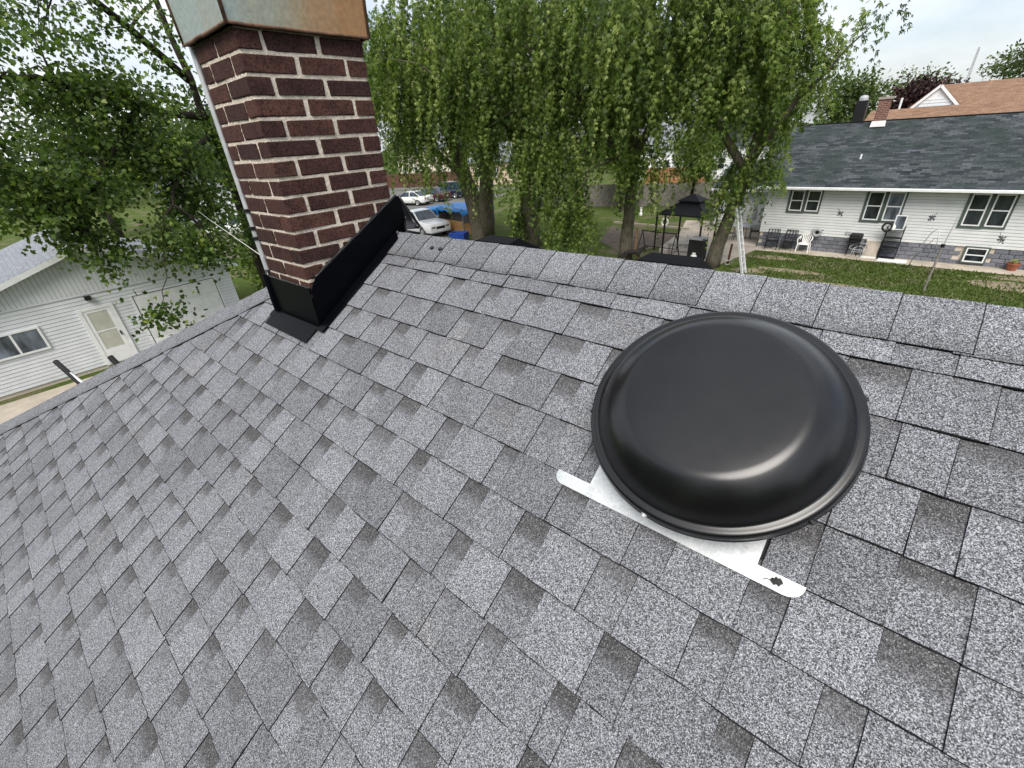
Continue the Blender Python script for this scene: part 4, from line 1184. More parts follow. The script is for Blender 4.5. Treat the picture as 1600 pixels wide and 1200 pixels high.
# patio table and chairs in the shade
tb = thing('patio_table', 'dark round patio table in the shade of the maple', 'table', (-7.3, 28.4, .012), 0)
mb = MB(); mb.lathe([(.001, .70), (.52, .70), (.53, .72), (.52, .74), (.001, .74)], 24); mb.build('table_top', M_GREYP, tb)
for k in range(4):
    a = R(45 + 90 * k); mb = MB(); mb.tube([(.42 * math.cos(a), .42 * math.sin(a), 0), (.34 * math.cos(a), .34 * math.sin(a), .70)], .018, 6); mb.build('leg', M_BLACK, tb)
arm_chair('patio_chair', 'black metal chair beside the round patio table, next to the wing wall', (-6.55, 28.75, .012), R(-70))
arm_chair('patio_chair', 'black metal chair beside the round patio table, next to the ladder', (-7.75, 27.7, .012), R(150))
ub = thing('patio_umbrella', 'closed grey patio umbrella standing by the round table', 'umbrella', (-6.85, 29.0, .012), 0)
mb = MB(); mb.tube([(0, 0, 0), (0, 0, 2.1)], .02, 6); mb.build('pole', M_GREYP, ub)
mb = MB(); mb.lathe([(.02, 2.15), (.07, 2.0), (.13, 1.5), (.16, 1.05), (.10, .95), (.03, 1.0)], 8); mb.build('canopy', M_GREYP, ub)
# pots and figures on the patio
def rabbit(loc, rz, label):
    o = thing('rabbit_statue', label, 'statue', loc, rz)
    mb = MB(); mb.lathe([(.001, 0), (.10, 0), (.13, .08), (.12, .2), (.08, .30), (.05, .33), (.075, .37), (.085, .43), (.06, .49), (.001, .51)], 14); mb.build('body', M_STATUE, o, smooth=True)
    for s in (-1, 1):
        mb = MB(); mb.tube([(s * .03, 0, .48), (s * .05, .01, .60), (s * .055, .0, .70)], [.018, .028, .008], 7); mb.build('ear', M_STATUE, o, smooth=True)
rabbit((-9.05, 25.1, .012), 0, 'white rabbit statue on the patio behind the swing stand')
rabbit((-16.0, 33.6, 0), .6, 'white rabbit statue out on the lawn by the wooden fence')
pw = thing('planter_ring', 'white ring shaped planter on the lawn behind the lantern post', 'planter', (-12.6, 30.2, 0), 0)
mb = MB(); mb.tube([(.22 * math.cos(k * .42), 0, .32 + .22 * math.sin(k * .42)) for k in range(16)], .06, 8); mb.build('ring', M_STATUE, pw, smooth=True)
mb = MB(); mb.box(-.14, .14, -.1, .1, 0, .09); mb.build('base', M_STATUE, pw)
bx = thing('storage_crate', 'tan wooden crate lying on the patio in front of the swing stand', 'crate', (-8.55, 22.3, .012), R(-8))
mb = MB(); mb.box(-.42, .42, -.25, .25, .02, .08); mb.build('base', M_WOODG, bx)
for k in range(6):
    mb = MB(); x = -.36 + k * .145; mb.box(x - .06, x + .06, -.26, .26, .082, .105); mb.build('slat', M_WOODG, bx)
wbn = thing('garden_bench', 'weathered wooden slat bench under the gazebo', 'bench', (-8.9, 23.6, .012), R(20))
for k in range(4):
    mb = MB(); mb.box(-.6, .6, -.24 + k * .12, -.14 + k * .12, .42, .45); mb.build('slat', M_WOODG, wbn)
for sx in (-.5, .5):
    mb = MB(); mb.box(sx - .04, sx + .04, -.2, .2, 0, .42); mb.build('leg', M_WOODG, wbn)
sk = thing('garden_stake', 'rough wooden stake standing beside the maple trunk by the dog', 'stake', (-10.85, 22.4, 0), 0)
mb = MB(); mb.tube([(0, 0, 0), (.02, 0, .7), (.05, .02, 1.45)], [.06, .05, .035], 7); mb.build('post', M_PLY, sk)
s2 = thing('garden_torch', 'short brown stump post with wire basket near the ladder', 'post', (-6.05, 22.45, 0), 0)
mb = MB(); mb.tube([(0, 0, 0), (.05, 0, 1.0)], .05, 7); mb.build('post', M_WOODR, s2)
mb = MB(); mb.tube([(.2 * math.cos(k * .52), .2 * math.sin(k * .52) - .1, .3) for k in range(13)], .012, 5); mb.tube([(.1 * math.cos(k * .52), .1 * math.sin(k * .52) - .1, .08) for k in range(13)], .012, 5); mb.build('basket', M_STEEL, s2)

# dog
def skin_body(name, nodes, edges, mat, parent, sub=2):
    me = bpy.data.meshes.new(name); me.from_pydata([n[0] for n in nodes], edges, [])
    o = bpy.data.objects.new(name, me); COL.objects.link(o); o.parent = parent
    md = o.modifiers.new('skin', 'SKIN')
    me.skin_vertices.new() if hasattr(me.skin_vertices, 'new') and len(me.skin_vertices) == 0 else None
    for v, n in zip(me.skin_vertices[0].data, nodes): v.radius = n[1] if isinstance(n[1], tuple) else (n[1], n[1])
    me.skin_vertices[0].data[0].use_root = True
    md.use_smooth_shade = True
    ss = o.modifiers.new('sub', 'SUBSURF'); ss.levels = sub; ss.render_levels = sub
    me.materials.append(mat)
    return o
tt = NT('dog_fur')
oo = tt.obj(); sx_ = tt.n('ShaderNodeSeparateXYZ'); tt.link(oo[0], oo[1], sx_, 'Vector')
nn = tt.noise(14, 3); ma = tt.n('ShaderNodeMath', operation='MULTIPLY_ADD'); tt.link(nn, 'Fac', ma, 0); ma.inputs[1].default_value = .16; tt.link(sx_, 'Z', ma, 2)
rp_ = tt.ramp(ma, 'Value', [(0.22, (.22, .13, .06)), (0.36, (.012, .010, .009))]); tt.base((rp_, 'Color')); tt.set(rough=.8)
n5 = tt.noise(120, 3, stretch=(1, 1, .3)); tt.bump(n5, 'Fac', .5, .01)
dog = thing('dog', 'black and tan shepherd dog standing on the lawn by a maple trunk', 'dog', (-10.3, 21.05, 0), R(38))
nodes = [((0, 0, .50), (.12, .13)), ((.22, 0, .51), (.125, .15)), ((.38, 0, .54), (.09, .12)), ((.50, 0, .66), .075), ((.58, 0, .74), (.07, .075)), ((.68, 0, .73), (.05, .05)), ((.77, 0, .70), .032),
         ((-.22, 0, .49), (.11, .12)), ((-.36, 0, .50), (.09, .10)), ((-.48, 0, .44), .04), ((-.60, 0, .32), .045), ((-.66, 0, .22), .025),
         ((.30, .09, .36), .055), ((.30, .10, .20), .034), ((.30, .10, .04), .028), ((.35, .10, .025), .03),
         ((.30, -.09, .36), .055), ((.32, -.10, .20), .034), ((.34, -.10, .04), .028), ((.39, -.10, .025), .03),
         ((-.30, .10, .36), .075), ((-.40, .11, .20), .036), ((-.36, .11, .04), .028), ((-.31, .11, .025), .03),
         ((-.34, -.10, .36), .075), ((-.45, -.11, .20), .036), ((-.42, -.11, .04), .028), ((-.37, -.11, .025), .03)]
edges = [(0, 1), (1, 2), (2, 3), (3, 4), (4, 5), (5, 6), (0, 7), (7, 8), (8, 9), (9, 10), (10, 11), (1, 12), (12, 13), (13, 14), (14, 15), (1, 16), (16, 17), (17, 18), (18, 19), (8, 20), (20, 21), (21, 22), (22, 23), (8, 24), (24, 25), (25, 26), (26, 27)]
skin_body('body', nodes, edges, tt.m, dog)
for s in (-1, 1):
    mb = MB(); mb.add([(.56, s * .025, .80), (.56, s * .075, .79), (.54, s * .06, .90), (.585, s * .05, .80)], [(0, 1, 2), (1, 3, 2), (3, 0, 2), (0, 3, 1)]); mb.build('ear', MATS['black_rubber'], dog)

# fences
def board_fence(name, label, a, b, h, mat, panel=2.4, bw=.14):
    a = Vector((*a, 0)); b = Vector((*b, 0)); L = (b - a).length; rz = math.atan2(b.y - a.y, b.x - a.x)
    o = thing(name, label, 'fence', a, rz)
    n = max(1, round(L / panel)); pw_ = L / n
    for i in range(n + 1):
        mb = MB(); mb.box(i * pw_ - .05, i * pw_ + .05, -.05, .05, 0, h + .06); mb.build('post', mat, o)
    for i in range(n):
        pa = None
        mb = MB()
        for z in (.3, h - .3): mb.box(i * pw_ + .05, (i + 1) * pw_ - .05, .02, .06, z - .045, z + .045)
        k = int((pw_ - .1) / bw)
        for j in range(k):
            x = i * pw_ + .055 + j * (pw_ - .11) / k; hh = h + random.uniform(-.02, .02)
            mb.box(x + .004, x + (pw_ - .11) / k - .004, -.022 + random.uniform(-.004, .004), .0, .05, hh)
        q = mb.build('fence_panel', mat, o); q['kind'] = 'stuff'
    return o
board_fence('board_fence', 'grey weathered board fence across the back of the garden', (-27.5, 35.2), (-9.0, 40.6), 1.85, M_WOODG)
board_fence('board_fence', 'orange stained board fence beyond the grey garden fence', (-24.5, 52.0), (-18.2, 53.7), 1.9, M_WOODO)
board_fence('board_fence', 'red brown board fence along the far side of the road', (-70.0, 43.8), (-53.5, 50.5), 2.0, M_WOODR)
board_fence('board_fence', 'grey board fence beside the shrubs, below the parked white pickup', (-38.5, 8.6), (-26.5, 12.6), 1.7, M_WOODG)

# far houses seen through the trees
def far_house(name, label, loc, rz, L, Dp, h, hr, wall, roofm, wins=4):
    o = thing(name, label, 'house', loc, rz)
    mb = MB(); siding(mb, 0, L, .3, h, 0, .2, .02); mb.box(0, L, .004, Dp, 0, h); mb.add([(0, 0, h), (0, Dp, h), (0, Dp / 2, hr)], [(0, 1, 2)]); mb.add([(L, 0, h), (L, Dp, h), (L, Dp / 2, hr)], [(2, 1, 0)])
    mb.build('wall', [wall, M_JOINTSHADE], o)
    roof_plane('roof', [(-.4, -.4, h - .1), (L + .4, -.4, h - .1), (L + .4, Dp / 2, hr), (-.4, Dp / 2, hr)], roofm, o)
    roof_plane('roof', [(L + .4, Dp + .4, h - .1), (-.4, Dp + .4, h - .1), (-.4, Dp / 2, hr), (L + .4, Dp / 2, hr)], roofm, o)
    for i in range(wins):
        x = L * (i + .5) / wins; window(o, x - .45, x + .45, 1.0, 2.3, 0, 0, None, 'h', fw=.08)
    return o
far_house('white_house', 'white house with grey roof behind the orange fence', (-30.0, 58.0, 0), R(14), 16, 8, 3.6, 6.4, M_WHITE, M_ROOFG, 5)
far_house('cream_house', 'cream coloured house behind the red brown fence', (-76.0, 55.5, 0), R(20), 15, 8, 5.2, 8.0, M_CREAM, M_ROOFG, 6)
far_house('tan_house', 'tan house with grey gable roof beyond the parked cars', (-52.0, 50.5, 0), R(22), 8, 7, 3.0, 5.4, M_TAN, M_ROOFG, 3)
far_house('pale_shed', 'pale blue-white outbuilding with grey roof behind the white pickup', (-58.0, 13.0, 0), R(62), 9, 7, 3.4, 5.4, M_GSIDING, M_ROOFG, 2)

# ------------------------------------------------------------------ garage
gx0 = 1.57
gg = thing('garage', 'white sided garage with grey gable roof, glazed door and overhead door', 'garage', (-19.4, gx0, 0), R(90))
HW, GEZ, GPZ, GD = 3.86, 2.58, 3.88, 7.0
mb = MB(); siding(mb, -HW, HW, .12, 2.5, 0, .115, .014, gap=.009); mb.box(-HW, HW, .004, GD, .12, 2.5); mb.build('wall', [M_GSIDING, M_JOINTSHADE], gg)
mb = MB(); mb.box(-HW + .02, HW - .02, .02, GD, 0, .118); mb.build('foundation', M_MORTAR, gg)
mb = MB(); x = -HW; pit = .115
mb.add([(-HW, -.003, 2.5), (HW, -.003, 2.5), (HW, -.003, GEZ), (0, -.003, GPZ), (-HW, -.003, GEZ)], [(0, 1, 2, 3, 4)])
g_ = mb.build('gable', M_JOINTSHADE, gg)
mb = MB(); mb.add([(-HW, GD, 2.5), (HW, GD, 2.5), (HW, GD, GEZ), (0, GD, GPZ), (-HW, GD, GEZ)], [(4, 3, 2, 1, 0)]); mb.build('gable', M_GSIDING, gg)
pit = .115
while x < HW - .02:
    xb = min(x + pit - .009, HW)
    def gz_(q): return GEZ + (GPZ - GEZ) * (1 - abs(q) / HW) - .012
    top = [(xb, gz_(xb)), (x, gz_(x))]
    if x < 0 < xb: top = [(xb, gz_(xb)), (0, gz_(0)), (x, gz_(x))]
    mb = MB(); mb.slab([(x, -.004, 2.502), (xb, -.004, 2.502)] + [(q, -.004, zz) for q, zz in top], (0, -.014, 0)); mb.build('board', M_GSIDING, g_); x += pit
mb = MB(); mb.box(-HW, HW, -.03, -.001, 2.46, 2.50); mb.build('band_trim', M_GSIDING, gg)
ov = .32; sl_ = (GPZ - GEZ) / HW
for s in (-1, 1):
    xe = s * (HW + ov); ze = GEZ - sl_ * ov
    pts = [(xe, GD + .2, ze), (xe, -.28, ze), (0, -.28, GPZ + .01), (0, GD + .2, GPZ + .01)] if s < 0 else [(xe, -.28, ze), (xe, GD + .2, ze), (0, GD + .2, GPZ + .01), (0, -.28, GPZ + .01)]
    roof_plane('roof', pts, M_ROOFG, gg, .04)
    mb = MB(); mb.slab([(xe, -.30, ze - .12), (0, -.30, GPZ - .10), (0, -.30, GPZ + .045), (xe, -.30, ze + .03)], (0, .018, 0)); mb.build('fascia', M_WPAINT, gg)
mb = MB(); mb.box(-.22, .22, 2.5, 3.3, GPZ + .0, GPZ + .22); mb.build('ridge_vent', M_BLACK, gg)
window(gg, -1.48 - gx0, -.17 - gx0, 1.14, 1.88, -.01, 0, None, 'v', glass=M_GLASSB, fw=.06)
d0, d1_ = .82 - gx0, 1.71 - gx0
mb = MB()
for a in ((d0 - .02, d0 + .09, .10, 2.06), (d1_ - .09, d1_ + .02, .10, 2.06), (d0 + .09, d1_ - .09, 1.97, 2.06)): mb.box(a[0], a[1], -.055, .01, a[2], a[3])
dr = mb.build('door', M_WPAINT, gg)
mb = MB(); mb.box(d0 + .095, d1_ - .095, -.04, .0, .12, .62); mb.box(d0 + .095, d0 + .19, -.04, 0, .62, 1.965); mb.box(d1_ - .19, d1_ - .095, -.04, 0, .62, 1.965); mb.box(d0 + .19, d1_ - .19, -.04, 0, 1.88, 1.965); mb.build('storm_panel', M_WPAINT, dr)
mb = MB(); mb.box(d0 + .19, d1_ - .19, -.030, -.022, .62, 1.88); mb.build('pane', simple('door_pane', (.50, .50, .44), .25, var=.12, scale=3), dr)
mb = MB(); mb.box(d0 + .19, d1_ - .19, -.038, -.031, 1.22, 1.26); mb.build('glazing_bar', M_WPAINT, dr)
mb = MB(); mb.box(d1_ - .16, d1_ - .12, -.075, -.04, .98, 1.12); mb.build('handle', M_BLACK, dr)
o0, o1 = 2.30 - gx0, 4.85 - gx0
mb = MB()
for a in ((o0 - .05, o0, .05, 2.14), (o1, o1 + .05, .05, 2.14), (o0, o1, 2.10, 2.14)): mb.box(a[0], a[1], -.04, .01, a[2], a[3])
od = mb.build('overhead_door', M_WPAINT, gg)
for r in range(4):
    z0 = .06 + r * .51
    mb = MB(); mb.box(o0 + .004, o1 - .004, -.028, .0, z0, z0 + .494); mb.build('door_section', M_WPAINT, od)
    for c in range(5):
        xx = o0 + .08 + c * .488
        mb = MB(); mb.box(xx, xx + .40, -.037, -.0285, z0 + .09, z0 + .41); bevel(mb.build('raised_panel', M_WPAINT, od), .008, 1)
mb = MB()
for a in ((o0 - .001, o0 + .022, .06, 2.10), (o1 - .022, o1 + .001, .06, 2.10), (o0 + .022, o1 - .022, 2.078, 2.10)): mb.box(a[0], a[1], -.034, -.029, a[2], a[3])
mb.build('door_outline_shade', M_RUBBER, od)  # dark bars added to paint the shadow outline inside the door frame
mb = MB(); mb.box(-.42, -.26, -.14, -.015, 2.30, 2.42); mb.build('porch_light', M_BLACK, gg)
# low wires
for i, (a, b, l) in enumerate((((-34, -9, 6.6), (-40, 16, 7.4), 'upper of two pale service wires behind the big maple'), ((-30, -8, 5.0), (-33, 3.2, 4.6), 'lower of two pale service wires behind the big maple'))):
    a = Vector(a); b = Vector(b)
    mb = MB(); mb.tube([a + (b - a) * f + Vector((0, 0, -1.2 * f * (1 - f))) for f in [k / 12 for k in range(13)]], .03, 5); tag(mb.build('service_wire', M_GREYP, smooth=True), l, 'wire')

# ------------------------------------------------------------------ vehicles
def car(name, label, cat, loc, rz, paint, L=4.7, W=1.82, H=1.45, kind='sedan'):
    """x forward. body lofted from cross sections, greenhouse on top"""
    o = thing(name, label, cat, loc, rz)
    hw = W / 2
    if kind == 'pickup':
        belt = [(-L / 2, .50, .98), (-L / 2 + .05, .42, 1.06), (-.2, .36, 1.08), (.9, .36, 1.10), (1.0, .36, 1.12), (1.9, .36, 1.06), (L / 2 - .12, .38, .98), (L / 2, .46, .82)]
        gh = [(-.95, 1.08, 1.0), (-.72, H, .84), (.42, H, .84), (1.12, 1.10, .98)]
    elif kind == 'suv':
        belt = [(-L / 2, .45, .98), (-L / 2 + .08, .36, 1.06), (0, .34, 1.05), (1.0, .34, 1.03), (L / 2 - .25, .36, .95), (L / 2, .42, .76)]
        gh = [(-L / 2 + .08, 1.05, .98), (-L / 2 + .38, H, .84), (.45, H, .84), (1.15, 1.03, .98)]
    else:
        belt = [(-L / 2, .42, .86), (-L / 2 + .10, .32, .98), (-1.2, .30, .96), (0, .28, .92), (1.0, .28, .90), (L / 2 - .25, .30, .76), (L / 2, .36, .60)]
        gh = [(-1.85, .95, .96), (-1.0, H - .02, .76), (.25, H, .78), (1.15, .90, .96)]
    mb = MB(); n = 8; vs = []
    for i, (x, z0, z1) in enumerate(belt):
        e = .90 if i in (0, len(belt) - 1) else 1.0
        w = hw * e
        vs += [(x, -w * .92, z0), (x, -w, z0 + (z1 - z0) * .35), (x, -w * .985, z0 + (z1 - z0) * .75), (x, -w * .90, z1), (x, w * .90, z1), (x, w * .985, z0 + (z1 - z0) * .75), (x, w, z0 + (z1 - z0) * .35), (x, w * .92, z0)]
    fs = []
    for i in range(len(belt) - 1):
        for k in range(n): fs.append((i * n + k, (i + 1) * n + k, (i + 1) * n + (k + 1) % n, i * n + (k + 1) % n))
    fs += [tuple(range(n)), tuple((len(belt) - 1) * n + k for k in range(n - 1, -1, -1))]
    mb.add(vs, fs)
    if kind == 'pickup': pass
    bd_ = mb.build('body', paint, o); autosmooth(bd_, 35); bevel(bd_, .03, 2, 35)
    mb = MB(); g = []
    for (x, z, e) in gh: g += [(x, -hw * e * .93, z), (x, hw * e * .93, z)]
    mb.add(g, [(0, 2, 3, 1), (2, 4, 5, 3), (4, 6, 7, 5), (0, 6, 4, 2), (1, 3, 5, 7), (0, 1, 7, 6)])
    cabn = mb.build('cabin', paint, o); bevel(cabn, .04, 2, 20)
    def pane(nm, a, b, c, d, inset=.10, lift=.012):
        a, b, c, d = [Vector(q) for q in (a, b, c, d)]; ctr = (a + b + c + d) / 4
        nn = (b - a).cross(d - a).normalized()
        pts = [q + (ctr - q) * inset + nn * lift for q in (a, b, c, d)]
        m = MB(); m.slab(pts, nn * .006); m.build(nm, M_CARGLASS, cabn)
    G = [Vector(q) for q in g]
    pane('windshield', G[6], G[7], G[5], G[4]); pane('rear_window', G[1], G[0], G[2], G[3])
    for s in (0, 1):
        A, B, Cc, Dd = G[0 + s], G[6 + s], G[4 + s], G[2 + s]
        m1, m2 = A + (B - A) * .48, Dd + (Cc - Dd) * .46
        if s == 0: pane('side_window', A, m1, m2, Dd); pane('side_window', m1, B, Cc, m2)
        else: pane('side_window', m1, A, Dd, m2); pane('side_window', B, m1, m2, Cc)
    wr = .33 if kind == 'sedan' else .38
    for sx in (-1, 1):
        for sy in (-1, 1):
            M = Matrix.Translation((sx * L * .305 + (.03 if sx > 0 else -.02), sy * (hw - .10), wr)) @ Matrix.Rotation(R(90) * -sy, 4, 'X')
            mb = MB(); mb.lathe([(wr * .62, .10), (wr * .9, .11), (wr, .08), (wr, -.10), (wr * .6, -.1)], 22, M); w_ = mb.build('wheel', M_RUBBER, o)
            mb = MB(); mb.lathe([(.001, .105), (wr * .2, .10), (wr * .55, .085), (wr * .63, .108)], 18, M); mb.build('rim', M_CHROME, w_)
    fx = L / 2
    for sy in (-1, 1):
        zf = belt[-1][2]
        mb = MB(); mb.box(fx - .22, fx + .008, sy * (hw * .62) - .17, sy * (hw * .62) + .17, zf - .14, zf + .01); bevel(mb.build('headlight', M_CHROME, o), .03, 2)
        mb = MB(); mb.box(-fx - .008, -fx + .16, sy * (hw * .68) - .15, sy * (hw * .68) + .15, belt[0][2] - .20, belt[0][2] - .06); bevel(mb.build('tail_light', simple_red, o), .02, 2)
        mb = MB(); mb.box(gh[3][0] - .28, gh[3][0] - .14, sy * (hw + .02) - .09, sy * (hw + .02) + .09, gh[3][1] + .0, gh[3][1] + .14); bevel(mb.build('mirror', paint, o), .03, 2)
    mb = MB(); mb.box(fx - .05, fx + .012, -hw * .36, hw * .36, belt[-1][2] - .2, belt[-1][2] - .03); mb.build('grille', M_BLACK, o)
    mb = MB(); mb.box(fx - .03, fx + .03, -.17, .17, belt[-1][1] + .0, belt[-1][1] + .13); mb.build('license_plate', M_WPAINT, o)
    mb = MB(); mb.box(-fx - .014, -fx + .03, -.17, .17, belt[0][1] + .16, belt[0][1] + .29); mb.build('license_plate', M_WPAINT, o)
    mb = MB(); mb.box(fx - .12, fx + .04, -hw * .9, hw * .9, belt[-1][1] - .1, belt[-1][1] + .02); bevel(mb.build('bumper', M_GREYP if kind == 'pickup' else paint, o), .04, 2)
    if kind == 'pickup':
        mb = MB(); mb.box(-L / 2 + .1, -1.0, -hw * .80, hw * .80, 1.065, 1.085); mb.build('bed_cover', M_RUBBER, o)
    return o
simple_red = simple('tail_red', (.25, .01, .012), .3)
car('pickup_truck', 'white pickup truck parked in front of the blue tarp shed', 'pickup', (-27.9, 21.5, .01), R(-6), M_CARW, 5.2, 1.95, 1.72, 'pickup')
car('parked_car', 'white sedan parked at the near end of the row of cars', 'car', (-43.4, 32.7, .01), R(194), M_CARW, 4.9, 1.88, 1.42)
car('parked_car', 'dark red sedan parked between the white sedan and the dark blue vehicle', 'car', (-43.4, 35.5, .01), R(194), M_CARR, 4.8, 1.85, 1.45)
car('parked_suv', 'dark blue sport utility vehicle parked beyond the red sedan', 'suv', (-43.6, 38.6, .01), R(194), M_CARB, 4.9, 1.95, 1.8, 'suv')
car('pickup_truck', 'white pickup truck glimpsed behind the antenna mast, beside the chimney', 'pickup', (-43.6, 14.4, .01), R(75), M_CARW, 5.3, 1.95, 1.82, 'pickup')

# ------------------------------------------------------------------ shed under a blue tarp
sd = thing('tarp_shed', 'low plywood shed with a bright blue tarp thrown over its roof', 'shed', (-27.2, 22.75, .01), R(-8))
mb = MB(); mb.box(.02, 3.1, .05, .08, 0, .95); mb.build('plywood_front', M_PLY, sd)
mb = MB(); mb.box(.04, 3.08, .9, .93, 0, 1.7); mb.build('inner_wall', M_WOODG, sd)
for x in (.03, 3.07):
    for y in (.06, 2.6):
        mb = MB(); mb.box(x - .05, x + .05, y - .05, y + .05, 0, 1.72); mb.build('post', M_WOODG, sd)
mb = MB(); mb.box(3.08, 3.11, .1, 2.6, 0, .8); mb.build('side_panel', M_PLY, sd)
mb = MB(); mb.box(-.02, .01, .1, 2.6, 0, 1.65); mb.build('side_panel', M_WOODG, sd)
mb = MB(); mb.box(-.1, 3.2, 0, .06, 1.62, 1.74); mb.build('header_beam', M_WOODG, sd)
for k in range(9):
    x0_ = -2.6 + k * .285; mb = MB(); mb.box(x0_ + .008, x0_ + .277, .9, .93, 0, 1.35 + random.uniform(-.03, .03)); mb.build('plank', M_WOODG, sd)
mb = MB(); nxg, nyg = 26, 16
for j in range(nyg + 1):
    for i in range(nxg + 1):
        x = -2.7 + 6.1 * i / nxg; y = -.12 + 2.9 * j / nyg
        lft = max(0, -x) * .12
        z = 1.77 - lft + .05 * math.sin(x * 3.1 + y * 2) + .04 * math.sin(x * 7 + 1.3 * y * 3) + random.uniform(-.03, .03)
        if j == 0: z -= .16 + .1 * random.random()
        if i == 0 or i == nxg: z -= .25
        mb.v.append((x, y, z))
for j in range(nyg):
    for i in range(nxg):
        a = j * (nxg + 1) + i; mb.f.append((a, a + 1, a + nxg + 2, a + nxg + 1)); mb.mi.append(0)
tp = mb.build('tarp', M_TARP, sd, smooth=True)
sl2 = tp.modifiers.new('thick', 'SOLIDIFY'); sl2.thickness = .012
mb = MB(); mb.slab([(-.12, -.10, 1.72), (.22, -.10, 1.70), (.12, -.12, .75), (-.06, -.12, .8)], (0, -.012, 0)); mb.build('tarp_corner', M_TARP, sd)
rb = thing('recycling_bin', 'low blue plastic tub on the ground near the plywood shed', 'bin', (-23.1, 20.9, 0), R(20))
mb = MB(); mb.add([(-.5, -.35, 0), (.5, -.35, 0), (.5, .35, 0), (-.5, .35, 0), (-.58, -.42, .55), (.58, -.42, .55), (.58, .42, .55), (-.58, .42, .55), (-.52, -.37, .55), (.52, -.37, .55), (.52, .37, .55), (-.52, .37, .55), (-.46, -.31, .12), (.46, -.31, .12), (.46, .31, .12), (-.46, .31, .12)],
                  [(3, 2, 1, 0), (0, 1, 5, 4), (1, 2, 6, 5), (2, 3, 7, 6), (3, 0, 4, 7), (4, 5, 9, 8), (5, 6, 10, 9), (6, 7, 11, 10), (7, 4, 8, 11), (8, 9, 13, 12), (9, 10, 14, 13), (10, 11, 15, 14), (11, 8, 12, 15), (12, 13, 14, 15)])
mb.build('tub', M_BLUEP, rb)
mb = MB(); mb.tube([(-.56, -.40, .56), (.56, -.40, .56), (.56, .40, .56), (-.56, .40, .56), (-.56, -.40, .56)], .03, 6); mb.build('rim', M_BLUEP, rb)

# ------------------------------------------------------------------ trees
def leaf_template(kind):
    if kind == 'maple':
        V = []; F = []
        for ang, L, w in ((0, 1.0, .13), (R(36), .80, .11), (R(-36), .80, .11)):
            o = len(V); c, s = math.cos(ang), math.sin(ang)
            for (x, y, z) in ((0, 0, 0), (-w, .48 * L, .05), (0, L, -.10), (w, .48 * L, .05)):
                V.append((x * c + y * s, y * c - x * s, z))
            F.append((o, o + 1, o + 2, o + 3))
        return np.array(V), np.array(F)
    if kind == 'broad':
        V = [(0, 0, 0), (-.34, .18, .04), (-.50, .55, .0), (-.22, .62, .03), (0, 1.0, -.08), (.22, .62, .03), (.50, .55, 0), (.34, .18, .04)]
        return np.array(V), [(0, 1, 2, 3), (0, 3, 4, 5), (0, 5, 6, 7)]
    V = [(0, 0, 0), (-.28, .5, .05), (0, 1, -.08), (.28, .5, .05)]
    return np.array(V), np.array([(0, 1, 2, 3)])
def norm(a): return a / np.maximum(1e-9, np.linalg.norm(a, axis=-1, keepdims=True))
def make_leaves(name, P, Dr, size, tone, kind, mat, parent):
    V, F = leaf_template(kind); F = np.array(F)
    n = len(P)
    y = norm(Dr); rnd = rng.normal(size=(n, 3)); x = norm(np.cross(y, rnd)); z = np.cross(x, y)
    W = P[:, None, :] + size[:, None, None] * (V[None, :, 0:1] * x[:, None, :] + V[None, :, 1:2] * y[:, None, :] + V[None, :, 2:3] * z[:, None, :])
    nv = len(V); verts = W.reshape(-1, 3)
    faces = (F[None, :, :] + (np.arange(n) * nv)[:, None, None]).reshape(-1, 4)
    me = bpy.data.meshes.new(name)
    me.vertices.add(len(verts)); me.vertices.foreach_set('co', verts.astype(np.float32).ravel())
    me.loops.add(faces.size); me.loops.foreach_set('vertex_index', faces.astype(np.int32).ravel())
    me.polygons.add(len(faces)); me.polygons.foreach_set('loop_start', np.arange(0, faces.size, 4, dtype=np.int32))
    at = me.attributes.new('tone', 'FLOAT', 'POINT'); at.data.foreach_set('value', np.repeat(np.clip(tone, 0, 1), nv).astype(np.float32))
    me.materials.append(mat); me.update(calc_edges=True); me.validate()
    o = bpy.data.objects.new(name, me); COL.objects.link(o); o.parent = parent; o['kind'] = 'stuff'
    return o
def crown_points(blobs, nspray, nleaf, droop, length, spread=.08, shell=.45):
    """leaf positions and directions: hanging shoots spread through ellipsoids (relative to the tree base)"""
    Ps = []; Ds = []; Ts = []; starts = []
    wts = np.array([b[6] for b in blobs], float); wts /= wts.sum()
    cnt = np.maximum(1, (wts * nspray).astype(int))
    for b, c in zip(blobs, cnt):
        d = norm(rng.normal(size=(c, 3))); rad = (shell + (1 - shell) * rng.random((c, 1)) ** .6)
        # clumpy: pull shoots toward a few sub-centres
        sub = norm(rng.normal(size=(max(3, c // 14), 3))) * (rng.random((max(3, c // 14), 1)) ** .4)
        p = d * rad; idx = rng.integers(0, len(sub), c); p = p * .62 + sub[idx] * .42
        S = p * np.array(b[3:6]) + np.array(b[0:3])
        outd = norm(p * np.array([1, 1, .25]) + rng.normal(size=(c, 3)) * .25)
        L = length * (.5 + rng.random(c))
        tone0 = .34 + .24 * rng.normal(size=c)
        for k in range(nleaf):
            t = (k + rng.random(c)) / nleaf
            pos = S + outd * (L * t * (1 - droop * .65))[:, None] + np.array([0, 0, -1.0]) * (L * t ** 1.3 * droop)[:, None] + rng.normal(size=(c, 3)) * spread
            dr = outd * (1 - droop * .5) * .8 + np.array([0, 0, -1.0]) * droop * .9 + rng.normal(size=(c, 3)) * (.5 if droop < .7 else .32)
            Ps.append(pos); Ds.append(dr); Ts.append(tone0 + rng.normal(size=c) * .16 + (rng.random(c) < .05) * .35)
        starts.append(S)
    return np.concatenate(Ps), np.concatenate(Ds), np.concatenate(Ts), np.concatenate(starts)
